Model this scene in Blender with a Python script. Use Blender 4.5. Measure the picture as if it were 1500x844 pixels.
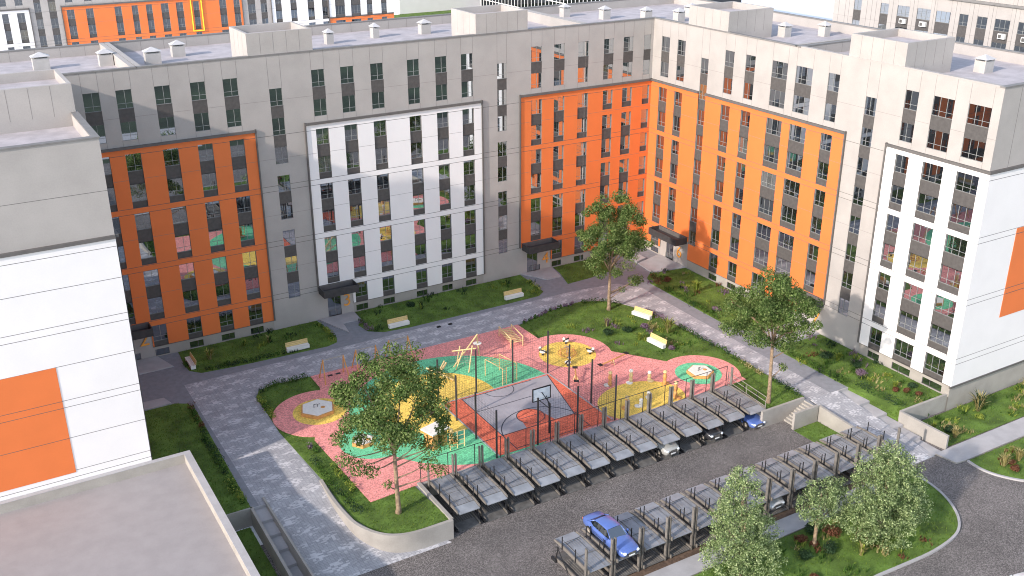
import bpy, math, random
from mathutils import Vector, Matrix
random.seed(7)
R = math.radians
for o in list(bpy.data.objects): bpy.data.objects.remove(o)
S = bpy.context.scene
col = S.collection

# ------------------------------------------------------------------ camera
YAW, PITCH, ROLL = 0.53246, 0.39902, -0.0032
fw = Vector((math.sin(YAW)*math.cos(PITCH), math.cos(YAW)*math.cos(PITCH), -math.sin(PITCH)))
rt = Vector((math.cos(YAW), -math.sin(YAW), 0)); up = rt.cross(fw)
r2 = rt*math.cos(ROLL)+up*math.sin(ROLL); u2 = -rt*math.sin(ROLL)+up*math.cos(ROLL)
cd = bpy.data.cameras.new('camera'); cam = bpy.data.objects.new('camera', cd); col.objects.link(cam)
cd.sensor_width = 36; cd.lens = 36*1496.95/1500; cd.clip_end = 5000; cd.clip_start = 0.5
cam.matrix_world = Matrix(((r2.x,u2.x,-fw.x,-78.825),(r2.y,u2.y,-fw.y,-99.748),(r2.z,u2.z,-fw.z,47.291),(0,0,0,1)))
S.camera = cam

# ------------------------------------------------------------------ light
W = bpy.data.worlds.new('World'); S.world = W; W.use_nodes = True
nt = W.node_tree; bg = nt.nodes['Background']
sky = nt.nodes.new('ShaderNodeTexSky'); sky.sky_type = 'NISHITA'; sky.sun_disc = False
sunv = Vector((-1,-.25,.46)).normalized()
EL = math.asin(sunv.z)
sky.sun_elevation = EL; sky.sun_rotation = math.atan2(sunv.x, sunv.y)
sky.air_density = 1.0; sky.dust_density = 0.6; sky.ozone_density = 1.5
hs = nt.nodes.new('ShaderNodeHueSaturation'); hs.inputs['Saturation'].default_value = .64   # sky colour desaturated to cut its blue cast
nt.links.new(sky.outputs[0], hs.inputs['Color']); nt.links.new(hs.outputs[0], bg.inputs[0]); bg.inputs[1].default_value = 0.15
sd = bpy.data.lights.new('sun', 'SUN'); sd.energy = 2.02; sd.angle = R(1.2); sd.color = (1, .89, .78)
so = bpy.data.objects.new('sun', sd); col.objects.link(so)
so.rotation_euler = (-sunv).to_track_quat('-Z', 'Y').to_euler()
S.view_settings.view_transform = 'Standard'; S.view_settings.look = 'None'
S.view_settings.exposure = 1.24
S.cycles.filter_width = 1.05; S.view_settings.gamma = 1; S.view_settings.use_curve_mapping = False
S.render.resolution_x = 1024; S.render.resolution_y = 576

# ------------------------------------------------------------------ materials
def N(m, t, **k):
    n = m.node_tree.nodes.new(t)
    for a, b in k.items(): setattr(n, a, b)
    return n
def mat(name, base, rough=.8, metal=0, var=.12, scale=1.5, fine=0, bump=0, spec=.4, detail=5):
    """colour broken up by two octaves of noise in object space"""
    m = bpy.data.materials.new(name); m.use_nodes = True
    t = m.node_tree; b = t.nodes['Principled BSDF']
    b.inputs['Roughness'].default_value = rough; b.inputs['Metallic'].default_value = metal
    b.inputs['Specular IOR Level'].default_value = spec
    g = N(m, 'ShaderNodeNewGeometry')
    n1 = N(m, 'ShaderNodeTexNoise'); n1.inputs['Scale'].default_value = scale; n1.inputs['Detail'].default_value = detail
    t.links.new(g.outputs['Position'], n1.inputs['Vector'])
    r = N(m, 'ShaderNodeValToRGB')
    lo = [c*(1-var) for c in base]; hi = [min(1, c*(1+var)) for c in base]
    r.color_ramp.elements[0].color = (*lo, 1); r.color_ramp.elements[1].color = (*hi, 1)
    r.color_ramp.elements[0].position = .35; r.color_ramp.elements[1].position = .65
    t.links.new(n1.outputs['Fac'], r.inputs[0]); out = r.outputs[0]
    if fine:
        n2 = N(m, 'ShaderNodeTexNoise'); n2.inputs['Scale'].default_value = 9; n2.inputs['Detail'].default_value = 8
        n2.inputs['Roughness'].default_value = .8
        t.links.new(g.outputs['Position'], n2.inputs['Vector'])
        mr = N(m, 'ShaderNodeMapRange'); mr.inputs[1].default_value = .3; mr.inputs[2].default_value = .7
        mr.inputs[3].default_value = 1-fine; mr.inputs[4].default_value = 1+fine
        t.links.new(n2.outputs['Fac'], mr.inputs[0])
        mx = N(m, 'ShaderNodeVectorMath', operation='SCALE')
        t.links.new(out, mx.inputs[0]); t.links.new(mr.outputs[0], mx.inputs['Scale']); out = mx.outputs[0]
        if bump:
            bp = N(m, 'ShaderNodeBump'); bp.inputs['Strength'].default_value = bump; bp.inputs['Distance'].default_value = .03
            t.links.new(n2.outputs['Fac'], bp.inputs['Height']); t.links.new(bp.outputs[0], b.inputs['Normal'])
    t.links.new(out, b.inputs['Base Color'])
    return m
M = {}
M['wall'] = mat('grey_cladding', (.40,.37,.35), .85, var=.05, scale=.5, fine=.07)
M['joint'] = mat('joint', (.12,.115,.11), .9, var=.1); M['seam'] = mat('seam', (.22,.20,.19), .9, var=.05)
M['orange'] = mat('orange_cladding', (.74,.185,.05), .62, var=.03, scale=.4, fine=.02)
M['white'] = mat('white_cladding', (.82,.79,.785), .6, var=.02, scale=.4, fine=.02)
M['trim'] = mat('dark_trim', (.125,.115,.11), .7, var=.08)
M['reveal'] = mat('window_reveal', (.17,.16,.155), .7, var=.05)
M['cope'] = mat('coping', (.20,.19,.185), .7, var=.08)
M['spandrel'] = mat('spandrel', (.085,.078,.075), .7, var=.12, scale=3)
M['dark'] = mat('dark_steel', (.035,.036,.04), .5, var=.1)
M['canopy'] = mat('canopy', (.05,.048,.05), .6, var=.15, scale=2)
M['frame'] = mat('window_frame', (.30,.30,.29), .5, var=.05)
M['deck'] = mat('roof_deck', (.45,.415,.43), .9, var=.11, scale=.9, fine=.10)
M['plinth'] = mat('plinth', (.36,.33,.30), .85, var=.06, scale=.8, fine=.06)
M['concrete'] = mat('concrete', (.36,.335,.305), .9, var=.09, scale=.7, fine=.08)
M['podium'] = mat('podium_deck', (.325,.30,.30), .85, var=.05, scale=.8, fine=.05)
M['asphalt'] = mat('asphalt', (.145,.130,.124), .95, var=.14, scale=.3, fine=.25)
def speckle(m, size, lo, hi, contrast):
    t=m.node_tree; b=t.nodes['Principled BSDF']; src=b.inputs['Base Color'].links[0].from_socket
    g=N(m,'ShaderNodeNewGeometry'); v=N(m,'ShaderNodeTexVoronoi'); v.inputs['Scale'].default_value=1/size
    t.links.new(g.outputs['Position'],v.inputs['Vector']); sp=N(m,'ShaderNodeSeparateColor'); t.links.new(v.outputs['Color'],sp.inputs[0])
    p=N(m,'ShaderNodeMath',operation='POWER'); p.inputs[1].default_value=contrast; t.links.new(sp.outputs[0],p.inputs[0])
    mr=N(m,'ShaderNodeMapRange'); mr.inputs[3].default_value=lo; mr.inputs[4].default_value=hi; t.links.new(p.outputs[0],mr.inputs[0])
    sc=N(m,'ShaderNodeVectorMath',operation='SCALE'); t.links.new(src,sc.inputs[0]); t.links.new(mr.outputs[0],sc.inputs['Scale']); t.links.new(sc.outputs[0],b.inputs['Base Color'])
speckle(M['asphalt'],.05,.55,2.0,1.8)
M['paver'] = mat('paver', (.235,.24,.26), .9, var=.08, scale=2.0, fine=.12)
M['slab'] = mat('slab', (.40,.385,.39), .9, var=.07, scale=1.0, fine=.06)
M['pale'] = mat('pale_ground', (.92,.92,.92), 1, var=.01, scale=.01)
M['pink'] = mat('rubber_pink', (.78,.30,.27), .95, var=.06, scale=1.2, fine=.14)
M['yellow'] = mat('rubber_yellow', (.84,.58,.12), .95, var=.06, scale=1.2, fine=.13)
M['green'] = mat('rubber_green', (.16,.56,.30), .95, var=.07, scale=1.2, fine=.15)
M['red'] = mat('rubber_red', (.72,.16,.09), .95, var=.07, scale=1.2, fine=.13)
for k_ in ('pink','yellow','green','red'): speckle(M[k_],.10,.72,1.28,1.0)
M['courtgrey'] = mat('rubber_grey', (.37,.345,.37), .95, var=.10, scale=.45, fine=.10)
M['line'] = mat('line', (.05,.055,.07), .9)
M['far_green'] = mat('far_meadow', (.03,.045,.022), .95, var=.5, scale=.08, fine=.3)
M['soil'] = mat('soil', (.13,.085,.06), .95, var=.3, scale=3, fine=.3)
M['steel'] = mat('galvanised', (.33,.30,.27), .55, metal=.2, var=.15, scale=3)
M['rust'] = mat('beige_steel', (.19,.17,.15), .7, var=.15, scale=3)
M['tray'] = mat('tray', (.28,.295,.325), .5, metal=.25, var=.2, scale=1.2, fine=.12)
M['tray2'] = mat('tray_ramp', (.33,.345,.37), .45, metal=.2, var=.15, scale=1.2)
M['post'] = mat('post_steel', (.17,.155,.14), .6, var=.2, scale=3); M['lowdeck_shade'] = mat('shaded_lower_tray', (.13,.125,.12), .6, var=.25, scale=2, fine=.2)  # lower trays: rusty tone, darkened with the shade under the upper tray painted in
M['mech'] = mat('mech_black', (.02,.02,.022), .5)
M['wood'] = mat('pale_timber', (.70,.52,.26), .7, var=.1, scale=4)
M['owood'] = mat('orange_timber', (.62,.30,.10), .7, var=.15, scale=4)
M['benchyellow'] = mat('bench_timber', (.70,.52,.23), .6, var=.05, scale=6)
M['benchwhite'] = mat('bench_white', (.75,.74,.70), .7, var=.05)
M['sand'] = mat('sand', (.80,.76,.68), .95, var=.05, scale=4)
M['bark'] = mat('bark', (.27,.19,.125), .9, var=.3, scale=5, fine=.2)
M['tyre'] = mat('tyre', (.02,.02,.02), .8)
M['rim'] = mat('rim', (.55,.50,.42), .35, metal=.7)
M['chrome'] = mat('chrome', (.6,.6,.6), .2, metal=1)
M['lens'] = mat('lens', (.75,.8,.85), .1, spec=.8)
M['plate'] = mat('plate', (.8,.8,.8), .5)
M['vent'] = mat('vent', (.44,.42,.40), .7, var=.05)
M['ventcap'] = mat('vent_cap', (.50,.49,.50), .6, var=.05)
M['number'] = mat('number', (.85,.36,.06), .5)
M['yframe'] = mat('yellow_frame', (.85,.75,.05), .5)
M['acwhite'] = mat('ac', (.75,.75,.73), .5)
def paint(name, c):
    m = mat(name, c, .3, metal=.1, var=.03, spec=.7)
    m.node_tree.nodes['Principled BSDF'].inputs['Coat Weight'].default_value = .8
    m.node_tree.nodes['Principled BSDF'].inputs['Coat Roughness'].default_value = .05
    return m
M['blue'] = paint('blue_paint', (.10,.17,.47)); M['silver'] = paint('silver_paint', (.42,.42,.40))
M['black'] = paint('dark_paint', (.03,.03,.035)); M['wcar'] = paint('white_paint', (.7,.7,.7))

def glass(name, dark, refl):
    m = bpy.data.materials.new(name); m.use_nodes = True; t = m.node_tree
    out = t.nodes['Material Output']; t.nodes.remove(t.nodes['Principled BSDF'])
    gl = N(m, 'ShaderNodeBsdfGlossy'); gl.inputs['Roughness'].default_value = .015; gl.inputs['Color'].default_value = (.86,.93,1,1)
    df = N(m, 'ShaderNodeBsdfDiffuse')
    g = N(m, 'ShaderNodeNewGeometry'); n = N(m, 'ShaderNodeTexNoise'); n.inputs['Scale'].default_value = .7
    t.links.new(g.outputs['Position'], n.inputs['Vector'])
    r = N(m, 'ShaderNodeValToRGB'); r.color_ramp.elements[0].color = (*[c*.3 for c in dark],1); r.color_ramp.elements[1].color = (*dark,1)
    t.links.new(n.outputs['Fac'], r.inputs[0]); t.links.new(r.outputs[0], df.inputs[0])
    mx = N(m, 'ShaderNodeMixShader'); mx.inputs[0].default_value = refl
    t.links.new(df.outputs[0], mx.inputs[1]); t.links.new(gl.outputs[0], mx.inputs[2]); t.links.new(mx.outputs[0], out.inputs[0])
    return m
M['glass'] = glass('window_glass', (.02,.023,.026), .50)
M['glass_curtain'] = glass('curtained_glass', (.20,.20,.19), .40)
M['glass_warm'] = glass('warm_tinted_glass', (.22,.17,.08), .45)  # warm colour put into the pane itself, no emission
M['tower_glass'] = glass('tower_glass', (.012,.014,.018), .06)
M['carglass'] = glass('car_glass', (.02,.025,.03), .35)

def tile_mat():
    """grey concrete pavers, paler stones scattered in rows of clusters"""
    m = bpy.data.materials.new('patterned_pavers'); m.use_nodes = True; t = m.node_tree
    b = t.nodes['Principled BSDF']; b.inputs['Roughness'].default_value = .9; b.inputs['Specular IOR Level'].default_value = .3
    g = N(m, 'ShaderNodeNewGeometry')
    sn = N(m, 'ShaderNodeVectorMath', operation='SNAP'); sn.inputs[1].default_value = (.24,.12,10)
    t.links.new(g.outputs['Position'], sn.inputs[0])
    wn = N(m, 'ShaderNodeTexWhiteNoise', noise_dimensions='3D'); t.links.new(sn.outputs[0], wn.inputs['Vector'])
    sx = N(m, 'ShaderNodeSeparateXYZ'); t.links.new(sn.outputs[0], sx.inputs[0])
    def mth(op, a, b=None):
        n = N(m, 'ShaderNodeMath', operation=op)
        for i, v in enumerate((a, b)):
            if v is None: continue
            if isinstance(v, (int, float)): n.inputs[i].default_value = v
            else: t.links.new(v, n.inputs[i])
        return n.outputs[0]
    row = mth('FLOOR', mth('DIVIDE', sx.outputs[1], 1.5))
    xx = mth('ADD', sx.outputs[0], mth('MULTIPLY', row, 1.13))
    cx = mth('COSINE', mth('MULTIPLY', xx, 2*math.pi/2.7)); cy = mth('COSINE', mth('MULTIPLY', mth('ADD',sx.outputs[1],-.75), 2*math.pi/1.5))
    dens = mth('ADD', mth('MULTIPLY', mth('ADD', cx, cy), .27), mth('MULTIPLY', wn.outputs['Value'], 1.0))
    fac = N(m, 'ShaderNodeMapRange'); fac.inputs[1].default_value = .74; fac.inputs[2].default_value = 1.0
    t.links.new(dens, fac.inputs[0])
    br = N(m, 'ShaderNodeTexBrick'); br.inputs['Scale'].default_value = 1; br.inputs['Brick Width'].default_value = .3
    br.inputs['Row Height'].default_value = .15; br.inputs['Mortar Size'].default_value = .008; br.offset = 0
    br.inputs['Color1'].default_value = (.40,.395,.415,1); br.inputs['Color2'].default_value = (.345,.34,.36,1); br.inputs['Mortar'].default_value = (.2,.2,.21,1)
    t.links.new(g.outputs['Position'], br.inputs['Vector'])
    n2 = N(m, 'ShaderNodeTexNoise'); n2.inputs['Scale'].default_value = .8; n2.inputs['Detail'].default_value = 6
    t.links.new(g.outputs['Position'], n2.inputs['Vector'])
    mx = N(m, 'ShaderNodeMix', data_type='RGBA'); mx.inputs[7].default_value = (.55,.535,.55,1)
    t.links.new(br.outputs[0], mx.inputs[6]); t.links.new(fac.outputs[0], mx.inputs[0])
    mr = N(m, 'ShaderNodeMapRange'); mr.inputs[1].default_value = .3; mr.inputs[2].default_value = .7; mr.inputs[3].default_value = .88; mr.inputs[4].default_value = 1.12
    t.links.new(n2.outputs['Fac'], mr.inputs[0])
    sc = N(m, 'ShaderNodeVectorMath', operation='SCALE'); t.links.new(mx.outputs[2], sc.inputs[0]); t.links.new(mr.outputs[0], sc.inputs['Scale'])
    t.links.new(sc.outputs[0], b.inputs['Base Color'])
    return m
M['tiles'] = tile_mat()
def leaf_mat(name, lo, mid, hi, scale=2.2, trans=.25):
    m = bpy.data.materials.new(name); m.use_nodes = True; t = m.node_tree
    b = t.nodes['Principled BSDF']; b.inputs['Roughness'].default_value = .7; b.inputs['Specular IOR Level'].default_value = .12
    g = N(m, 'ShaderNodeNewGeometry'); n = N(m, 'ShaderNodeTexNoise'); n.inputs['Scale'].default_value = scale; n.inputs['Detail'].default_value = 8; n.inputs['Roughness'].default_value = .75
    t.links.new(g.outputs['Position'], n.inputs['Vector'])
    ad = N(m, 'ShaderNodeMath', operation='MULTIPLY_ADD'); ad.inputs[1].default_value = .55; ad.inputs[2].default_value = -.27
    t.links.new(g.outputs['Random Per Island'], ad.inputs[0])
    sm = N(m, 'ShaderNodeMath', operation='ADD'); t.links.new(ad.outputs[0], sm.inputs[0]); t.links.new(n.outputs['Fac'], sm.inputs[1])
    r = N(m, 'ShaderNodeValToRGB'); r.color_ramp.elements[0].color = (*lo,1); r.color_ramp.elements[0].position = .25
    r.color_ramp.elements[1].color = (*hi,1); r.color_ramp.elements[1].position = .78
    e = r.color_ramp.elements.new(.5); e.color = (*mid,1)
    t.links.new(sm.outputs[0], r.inputs[0]); t.links.new(r.outputs[0], b.inputs['Base Color'])
    tr = N(m, 'ShaderNodeBsdfTranslucent'); t.links.new(r.outputs[0], tr.inputs[0])
    mx = N(m, 'ShaderNodeMixShader'); mx.inputs[0].default_value = trans
    t.links.new(b.outputs[0], mx.inputs[1]); t.links.new(tr.outputs[0], mx.inputs[2]); t.links.new(mx.outputs[0], t.nodes['Material Output'].inputs[0])
    return m
M['leaf'] = leaf_mat('linden_leaves', (.05,.095,.022), (.12,.185,.05), (.26,.32,.12), 2.2, .35)
M['leaf2'] = leaf_mat('silver_leaves', (.085,.13,.05), (.20,.275,.105), (.50,.58,.30), 2.0, .25)
M['grass'] = leaf_mat('lawn_blades', (.07,.135,.016), (.13,.22,.028), (.22,.30,.055), .8, .3)
M['lawn'] = mat('lawn_ground', (.095,.16,.027), .95, var=.35, scale=.6, fine=.35)
M['hedge'] = leaf_mat('hedge_leaves', (.03,.07,.015), (.05,.11,.02), (.09,.17,.03), 3)
M['straw'] = leaf_mat('straw_blades', (.22,.20,.07), (.36,.31,.13), (.55,.46,.24), 3)
M['lime'] = leaf_mat('lime_blades', (.12,.18,.03), (.22,.29,.05), (.42,.44,.09), 3)
M['redleaf'] = leaf_mat('red_leaves', (.09,.035,.02), (.15,.06,.035), (.25,.13,.07), 3)
M['violet'] = leaf_mat('violet_flowers', (.12,.08,.11), (.20,.13,.18), (.36,.25,.34), 3)
M['darkleaf'] = leaf_mat('dark_leaves', (.02,.045,.02), (.035,.07,.03), (.06,.10,.05), 3)

# ------------------------------------------------------------------ mesh helpers
class MB:
    def __init__(s): s.v=[]; s.f=[]; s.m=[]; s.mats=[]
    def mi(s, m):
        if m not in s.mats: s.mats.append(m)
        return s.mats.index(m)
    def poly(s, pts, m):
        b=len(s.v); s.v += [tuple(p) for p in pts]; s.f.append(tuple(range(b,b+len(pts)))); s.m.append(s.mi(m))
    def faces(s, pts, fs, m):
        b=len(s.v); s.v += [tuple(p) for p in pts]; k=s.mi(m)
        for f in fs: s.f.append(tuple(b+i for i in f)); s.m.append(k)
    def box(s, a, b, m):
        (x0,y0,z0),(x1,y1,z1)=a,b
        x0,x1=min(x0,x1),max(x0,x1); y0,y1=min(y0,y1),max(y0,y1); z0,z1=min(z0,z1),max(z0,z1)
        s.faces([(x0,y0,z0),(x1,y0,z0),(x1,y1,z0),(x0,y1,z0),(x0,y0,z1),(x1,y0,z1),(x1,y1,z1),(x0,y1,z1)],
                [(3,2,1,0),(4,5,6,7),(0,1,5,4),(1,2,6,5),(2,3,7,6),(3,0,4,7)], m)
    def obox(s, fr, a, b, m):
        """box in the frame fr=(origin,u,v,w)"""
        o,u,v,w=fr; P=[]
        for z in (a[2],b[2]):
            for (x,y) in ((a[0],a[1]),(b[0],a[1]),(b[0],b[1]),(a[0],b[1])): P.append(o+u*x+v*y+w*z)
        s.faces(P,[(3,2,1,0),(4,5,6,7),(0,1,5,4),(1,2,6,5),(2,3,7,6),(3,0,4,7)],m)
    def tube(s, pts, r, m, n=6, r1=None):
        pts=[Vector(p) for p in pts]; k=len(pts); rings=[]
        if isinstance(r,(int,float)): r=[r+( (r1 if r1 is not None else r)-r)*i/(k-1) for i in range(k)]
        for i,p in enumerate(pts):
            d=(pts[min(i+1,k-1)]-pts[max(i-1,0)]).normalized()
            a=d.cross(Vector((0,0,1))) if abs(d.z)<.95 else d.cross(Vector((1,0,0)))
            a.normalize(); b=d.cross(a)
            rings.append([p+(a*math.cos(2*math.pi*j/n)+b*math.sin(2*math.pi*j/n))*r[i] for j in range(n)])
        V=[q for g in rings for q in g]; F=[]
        for i in range(k-1):
            for j in range(n): F.append((i*n+j,i*n+(j+1)%n,(i+1)*n+(j+1)%n,(i+1)*n+j))
        F.append(tuple(range(n))[::-1]); F.append(tuple((k-1)*n+j for j in range(n)))
        s.faces(V,F,m)
    def prism(s, pts, z0, z1, m, ms=None, bottom=False):
        n=len(pts); A=sum(pts[i][0]*pts[(i+1)%n][1]-pts[(i+1)%n][0]*pts[i][1] for i in range(n))
        if A<0: pts=pts[::-1]
        zz=z1 if isinstance(z1,(list,tuple)) else [z1]*n
        if A<0 and isinstance(z1,(list,tuple)): zz=zz[::-1]
        s.poly([(p[0],p[1],z) for p,z in zip(pts,zz)],m)
        for i in range(n):
            j=(i+1)%n; s.poly([(*pts[i][:2],z0),(*pts[j][:2],z0),(*pts[j][:2],zz[j]),(*pts[i][:2],zz[i])],ms or m)
        if bottom: s.poly([(p[0],p[1],z0) for p in pts[::-1]],ms or m)
    def lathe(s, c, prof, m, n=16):
        P=[]; F=[]
        for r,z in prof:
            for j in range(n): P.append((c[0]+r*math.cos(2*math.pi*j/n),c[1]+r*math.sin(2*math.pi*j/n),c[2]+z))
        for i in range(len(prof)-1):
            for j in range(n): F.append((i*n+j,i*n+(j+1)%n,(i+1)*n+(j+1)%n,(i+1)*n+j))
        F.append(tuple(range(n))[::-1]); F.append(tuple((len(prof)-1)*n+j for j in range(n)))
        s.faces(P,F,m)
    def strip(s, line, w, z0, z1, m):
        """a wall/kerb of width w along a polyline; z1 may be a list"""
        L=[Vector((p[0],p[1])) for p in line]; n=len(L); A=[];B=[]
        for i in range(n):
            if i==0: d=(L[1]-L[0]).normalized()
            elif i==n-1: d=(L[-1]-L[-2]).normalized()
            else: d=((L[i]-L[i-1]).normalized()+(L[i+1]-L[i]).normalized()).normalized()
            q=Vector((-d.y,d.x))*w/2; A.append(L[i]+q); B.append(L[i]-q)
        zz=z1 if isinstance(z1,(list,tuple)) else [z1]*n
        z0l=z0 if isinstance(z0,(list,tuple)) else [z0]*n
        V=[];F=[]
        for i in range(n): V+=[(A[i].x,A[i].y,z0l[i]),(A[i].x,A[i].y,zz[i]),(B[i].x,B[i].y,zz[i]),(B[i].x,B[i].y,z0l[i])]
        for i in range(n-1):
            a=i*4;b=a+4
            F+=[(a,b,b+1,a+1),(a+1,b+1,b+2,a+2),(a+2,b+2,b+3,a+3)]
        F+=[(0,1,2,3),(4*n-1,4*n-2,4*n-3,4*n-4)]
        s.faces(V,F,m)
    def build(s, name, parent=None, smooth=False, kind=None):
        me=bpy.data.meshes.new(name); me.from_pydata(s.v,[],s.f); me.update()
        for m in s.mats: me.materials.append(M[m] if isinstance(m,str) else m)
        for p,k in zip(me.polygons,s.m): p.material_index=k; p.use_smooth=smooth
        o=bpy.data.objects.new(name,me); col.objects.link(o)
        if parent: o.parent=parent
        if kind: o['kind']=kind
        return o
def tag(o,label=None,cat=None,group=None,kind=None):
    if label: o['label']=label
    if cat: o['category']=cat
    if group: o['group']=group
    if kind: o['kind']=kind
    return o
def thing(name,label,cat,loc=(0,0,0),rz=0,group=None):
    o=bpy.data.objects.new(name,None); col.objects.link(o); o.location=loc; o.rotation_euler=(0,0,rz); o.empty_display_size=.3
    return tag(o,label,cat,group)
def dup(root,loc=None,rz=None,label=None,group=None):
    r=root.copy(); col.objects.link(r)
    if loc is not None: r.location=loc
    if rz is not None: r.rotation_euler=(0,0,rz)
    if label: r['label']=label
    if group: r['group']=group
    for c in list(root.children):
        k=c.copy(); col.objects.link(k); k.parent=r
        for g in list(c.children):
            h=g.copy(); col.objects.link(h); h.parent=k
    return r
def inpoly(x,y,P):
    c=False; n=len(P); j=n-1
    for i in range(n):
        if ((P[i][1]>y)!=(P[j][1]>y)) and x<(P[j][0]-P[i][0])*(y-P[i][1])/(P[j][1]-P[i][1])+P[i][0]: c=not c
        j=i
    return c
def circ(cx,cy,r,n=48,ymin=-1e9,ry=None):
    return [(cx+r*math.cos(2*math.pi*i/n),max(ymin,cy+(ry or r)*math.sin(2*math.pi*i/n))) for i in range(n)]
def smoothpoly(P,it=2):
    for _ in range(it):
        Q=[]
        for i in range(len(P)):
            a=P[i];b=P[(i+1)%len(P)]
            Q+=[(a[0]*.8+b[0]*.2,a[1]*.8+b[1]*.2),(a[0]*.2+b[0]*.8,a[1]*.2+b[1]*.8)]
        P=Q
    return P

# ------------------------------------------------------------------ the setting: ground
def struct(mb,name): return mb.build(name,kind='structure')
g=MB(); g.poly([(-2500,-2500,-1.62),(2500,-2500,-1.62),(2500,2500,-1.62),(-2500,2500,-1.62)],'pale'); struct(g,'ground')
g=MB(); g.poly([(-90,-84,-1.5),(70,-84,-1.5),(70,-34,-1.5),(-90,-34,-1.5)],'asphalt'); struct(g,'road')
# raised courtyard: plain grey pavers on a retained plateau
CY=[(-90,3),(3,3),(3,-47.2),(-5.1,-47.2),(-5.1,-41),(-6.75,-41),(-11.75,-41),(-11.95,-42.3),(-12.1,-42.3),(-12.1,-40.6),(-16.9,-40.6),(-16.9,-35),(-49.5,-35),(-49.5,-40.6),
    (-53,-40.55),(-54.45,-40),(-55.45,-38.7),(-56.1,-36.7),(-56.25,-33.7),(-56.2,-31),(-62.3,-31),(-64.9,-31),(-64.9,-24.8),(-90,-24.8)]
g=MB(); g.prism(CY,-1.6,0,'paver','concrete'); struct(g,'courtyard_paving')
g=MB()
g.poly([(-61.65,-12.3,.004),(-61.65,-7.65,.004),(-61.65,-7.65,.004)][:0] or [(-61.65,-31,.004),(-56.3,-31,.004),(-56.5,-13.2,.004),(-54.3,-12.0,.004),(-54.3,-7.65,.004),(-61.65,-7.65,.004)],'tiles')
g.poly([(-54.3,-12.0,.004),(-50.5,-12.2,.004),(-26.8,-12.4,.004),(-21.5,-10.9,.004),(-16.5,-10.7,.004),(-16.5,-7.65,.004),(-54.3,-7.65,.004)],'tiles')
g.poly([(-16.5,-10.7,.004),(-13.6,-13.4,.004),(-11.7,-17.7,.004),(-11.3,-30,.004),(-11.4,-41,.004),(-8.9,-41,.004),(-8.8,-20,.004),(-8.6,-11,.004),(-10.4,-8.4,.004),(-16.5,-7.65,.004)],'tiles')
struct(g,'walkway')
# ramps to the road
g=MB()
z=lambda y:-(abs(y+31))/9.45*1.5
g.faces([(-61.05,-31,.0),(-56.2,-31,0),(-49.8,-41.2,-1.49),(-61.05,-41.2,-1.49),(-61.05,-31,-1.6),(-56.2,-31,-1.6),(-49.8,-41.2,-1.6),(-61.05,-41.2,-1.6)],[(3,2,1,0),(2,3,7,6),(3,0,4,7)],'tiles')
struct(g,'ramp')
g=MB()
g.faces([(-11.5,-41,0),(-8.0,-41,0),(-7.55,-52.1,-1.47),(-11.3,-52.1,-1.47),(-11.5,-41,-1.6),(-8.0,-41,-1.6),(-7.55,-52.1,-1.6),(-11.3,-52.1,-1.6)],[(3,2,1,0),(2,3,7,6),(1,2,6,5),(3,0,4,7)],'tiles')
struct(g,'ramp')
# pavement from the right ramp along the end of the wing
g=MB(); g.prism([(-7.3,-52.0),(-5.3,-51.95),(60,-52.2),(60,-54.2),(-5.9,-54.05),(-7.0,-53.9)],-1.6,-1.36,'slab','concrete'); struct(g,'pavement')
g=MB(); g.prism([(-60,-52.1),(-14.6,-52.1),(-14.2,-53.0),(-14.6,-53.85),(-60,-53.85)],-1.6,-1.40,'slab','concrete'); struct(g,'footpath')
g=MB(); g.poly([(-47,-50.9,-1.49),(-13,-51.3,-1.49),(-13,-52.1,-1.49),(-47,-52.1,-1.49)],'soil'); struct(g,'gravel_strip')
g=MB(); g.poly([(-300,-480,-1.55),(200,-480,-1.55),(200,-84,-1.55),(-300,-84,-1.55)],'far_green'); struct(g,'south_verge')
g=MB(); g.poly([(-75,-104,-1.52),(-34,-104,-1.52),(-34,-87,-1.52),(-75,-87,-1.52)],'slab'); struct(g,'pavement')  # unseen pale lot, added so the left windows reflect something whitish
# slabs in front of the doors
g=MB()
g.prism([(-44.95,-.05),(-43.3,-4.9),(-43.0,-2.3),(-40.95,-2.25),(-40.8,-.05)],0,.12,'slab')
g.prism([(-18.8,-.05),(-17.0,-3.2),(-15.0,-3.2),(-14.3,-.05)],0,.12,'slab')
g.prism([(-65.9,-.05),(-65.2,-3.2),(-61.6,-3.2),(-62.5,-.05)],0,.12,'slab')
g.prism([(-.05,-3.4),(-4.3,-4.6),(-4.7,-7.7),(-.05,-8.6)],0,.14,'slab'); g.prism([(-2.6,-2.6),(-4.3,-3.0),(-4.3,-4.4),(-2.6,-3.9)],0,.3,'slab')
g.prism([(-.05,-27.5),(-4.8,-27.6),(-6.9,-29.3),(-6.5,-31.0),(-.05,-31.0)],0,.12,'slab')
g.prism([(-68.1,-9.2),(-64.0,-9.4),(-63.6,-10.8),(-68.1,-10.9)],0,.12,'slab')
struct(g,'entrance_slabs')
# far lawn behind the blocks
g=MB(); g.prism([(20,150),(89,150),(89,214.4),(20,214.4)],-1.6,0,'lawn'); tag(struct(g,'far_verge'))

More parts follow.
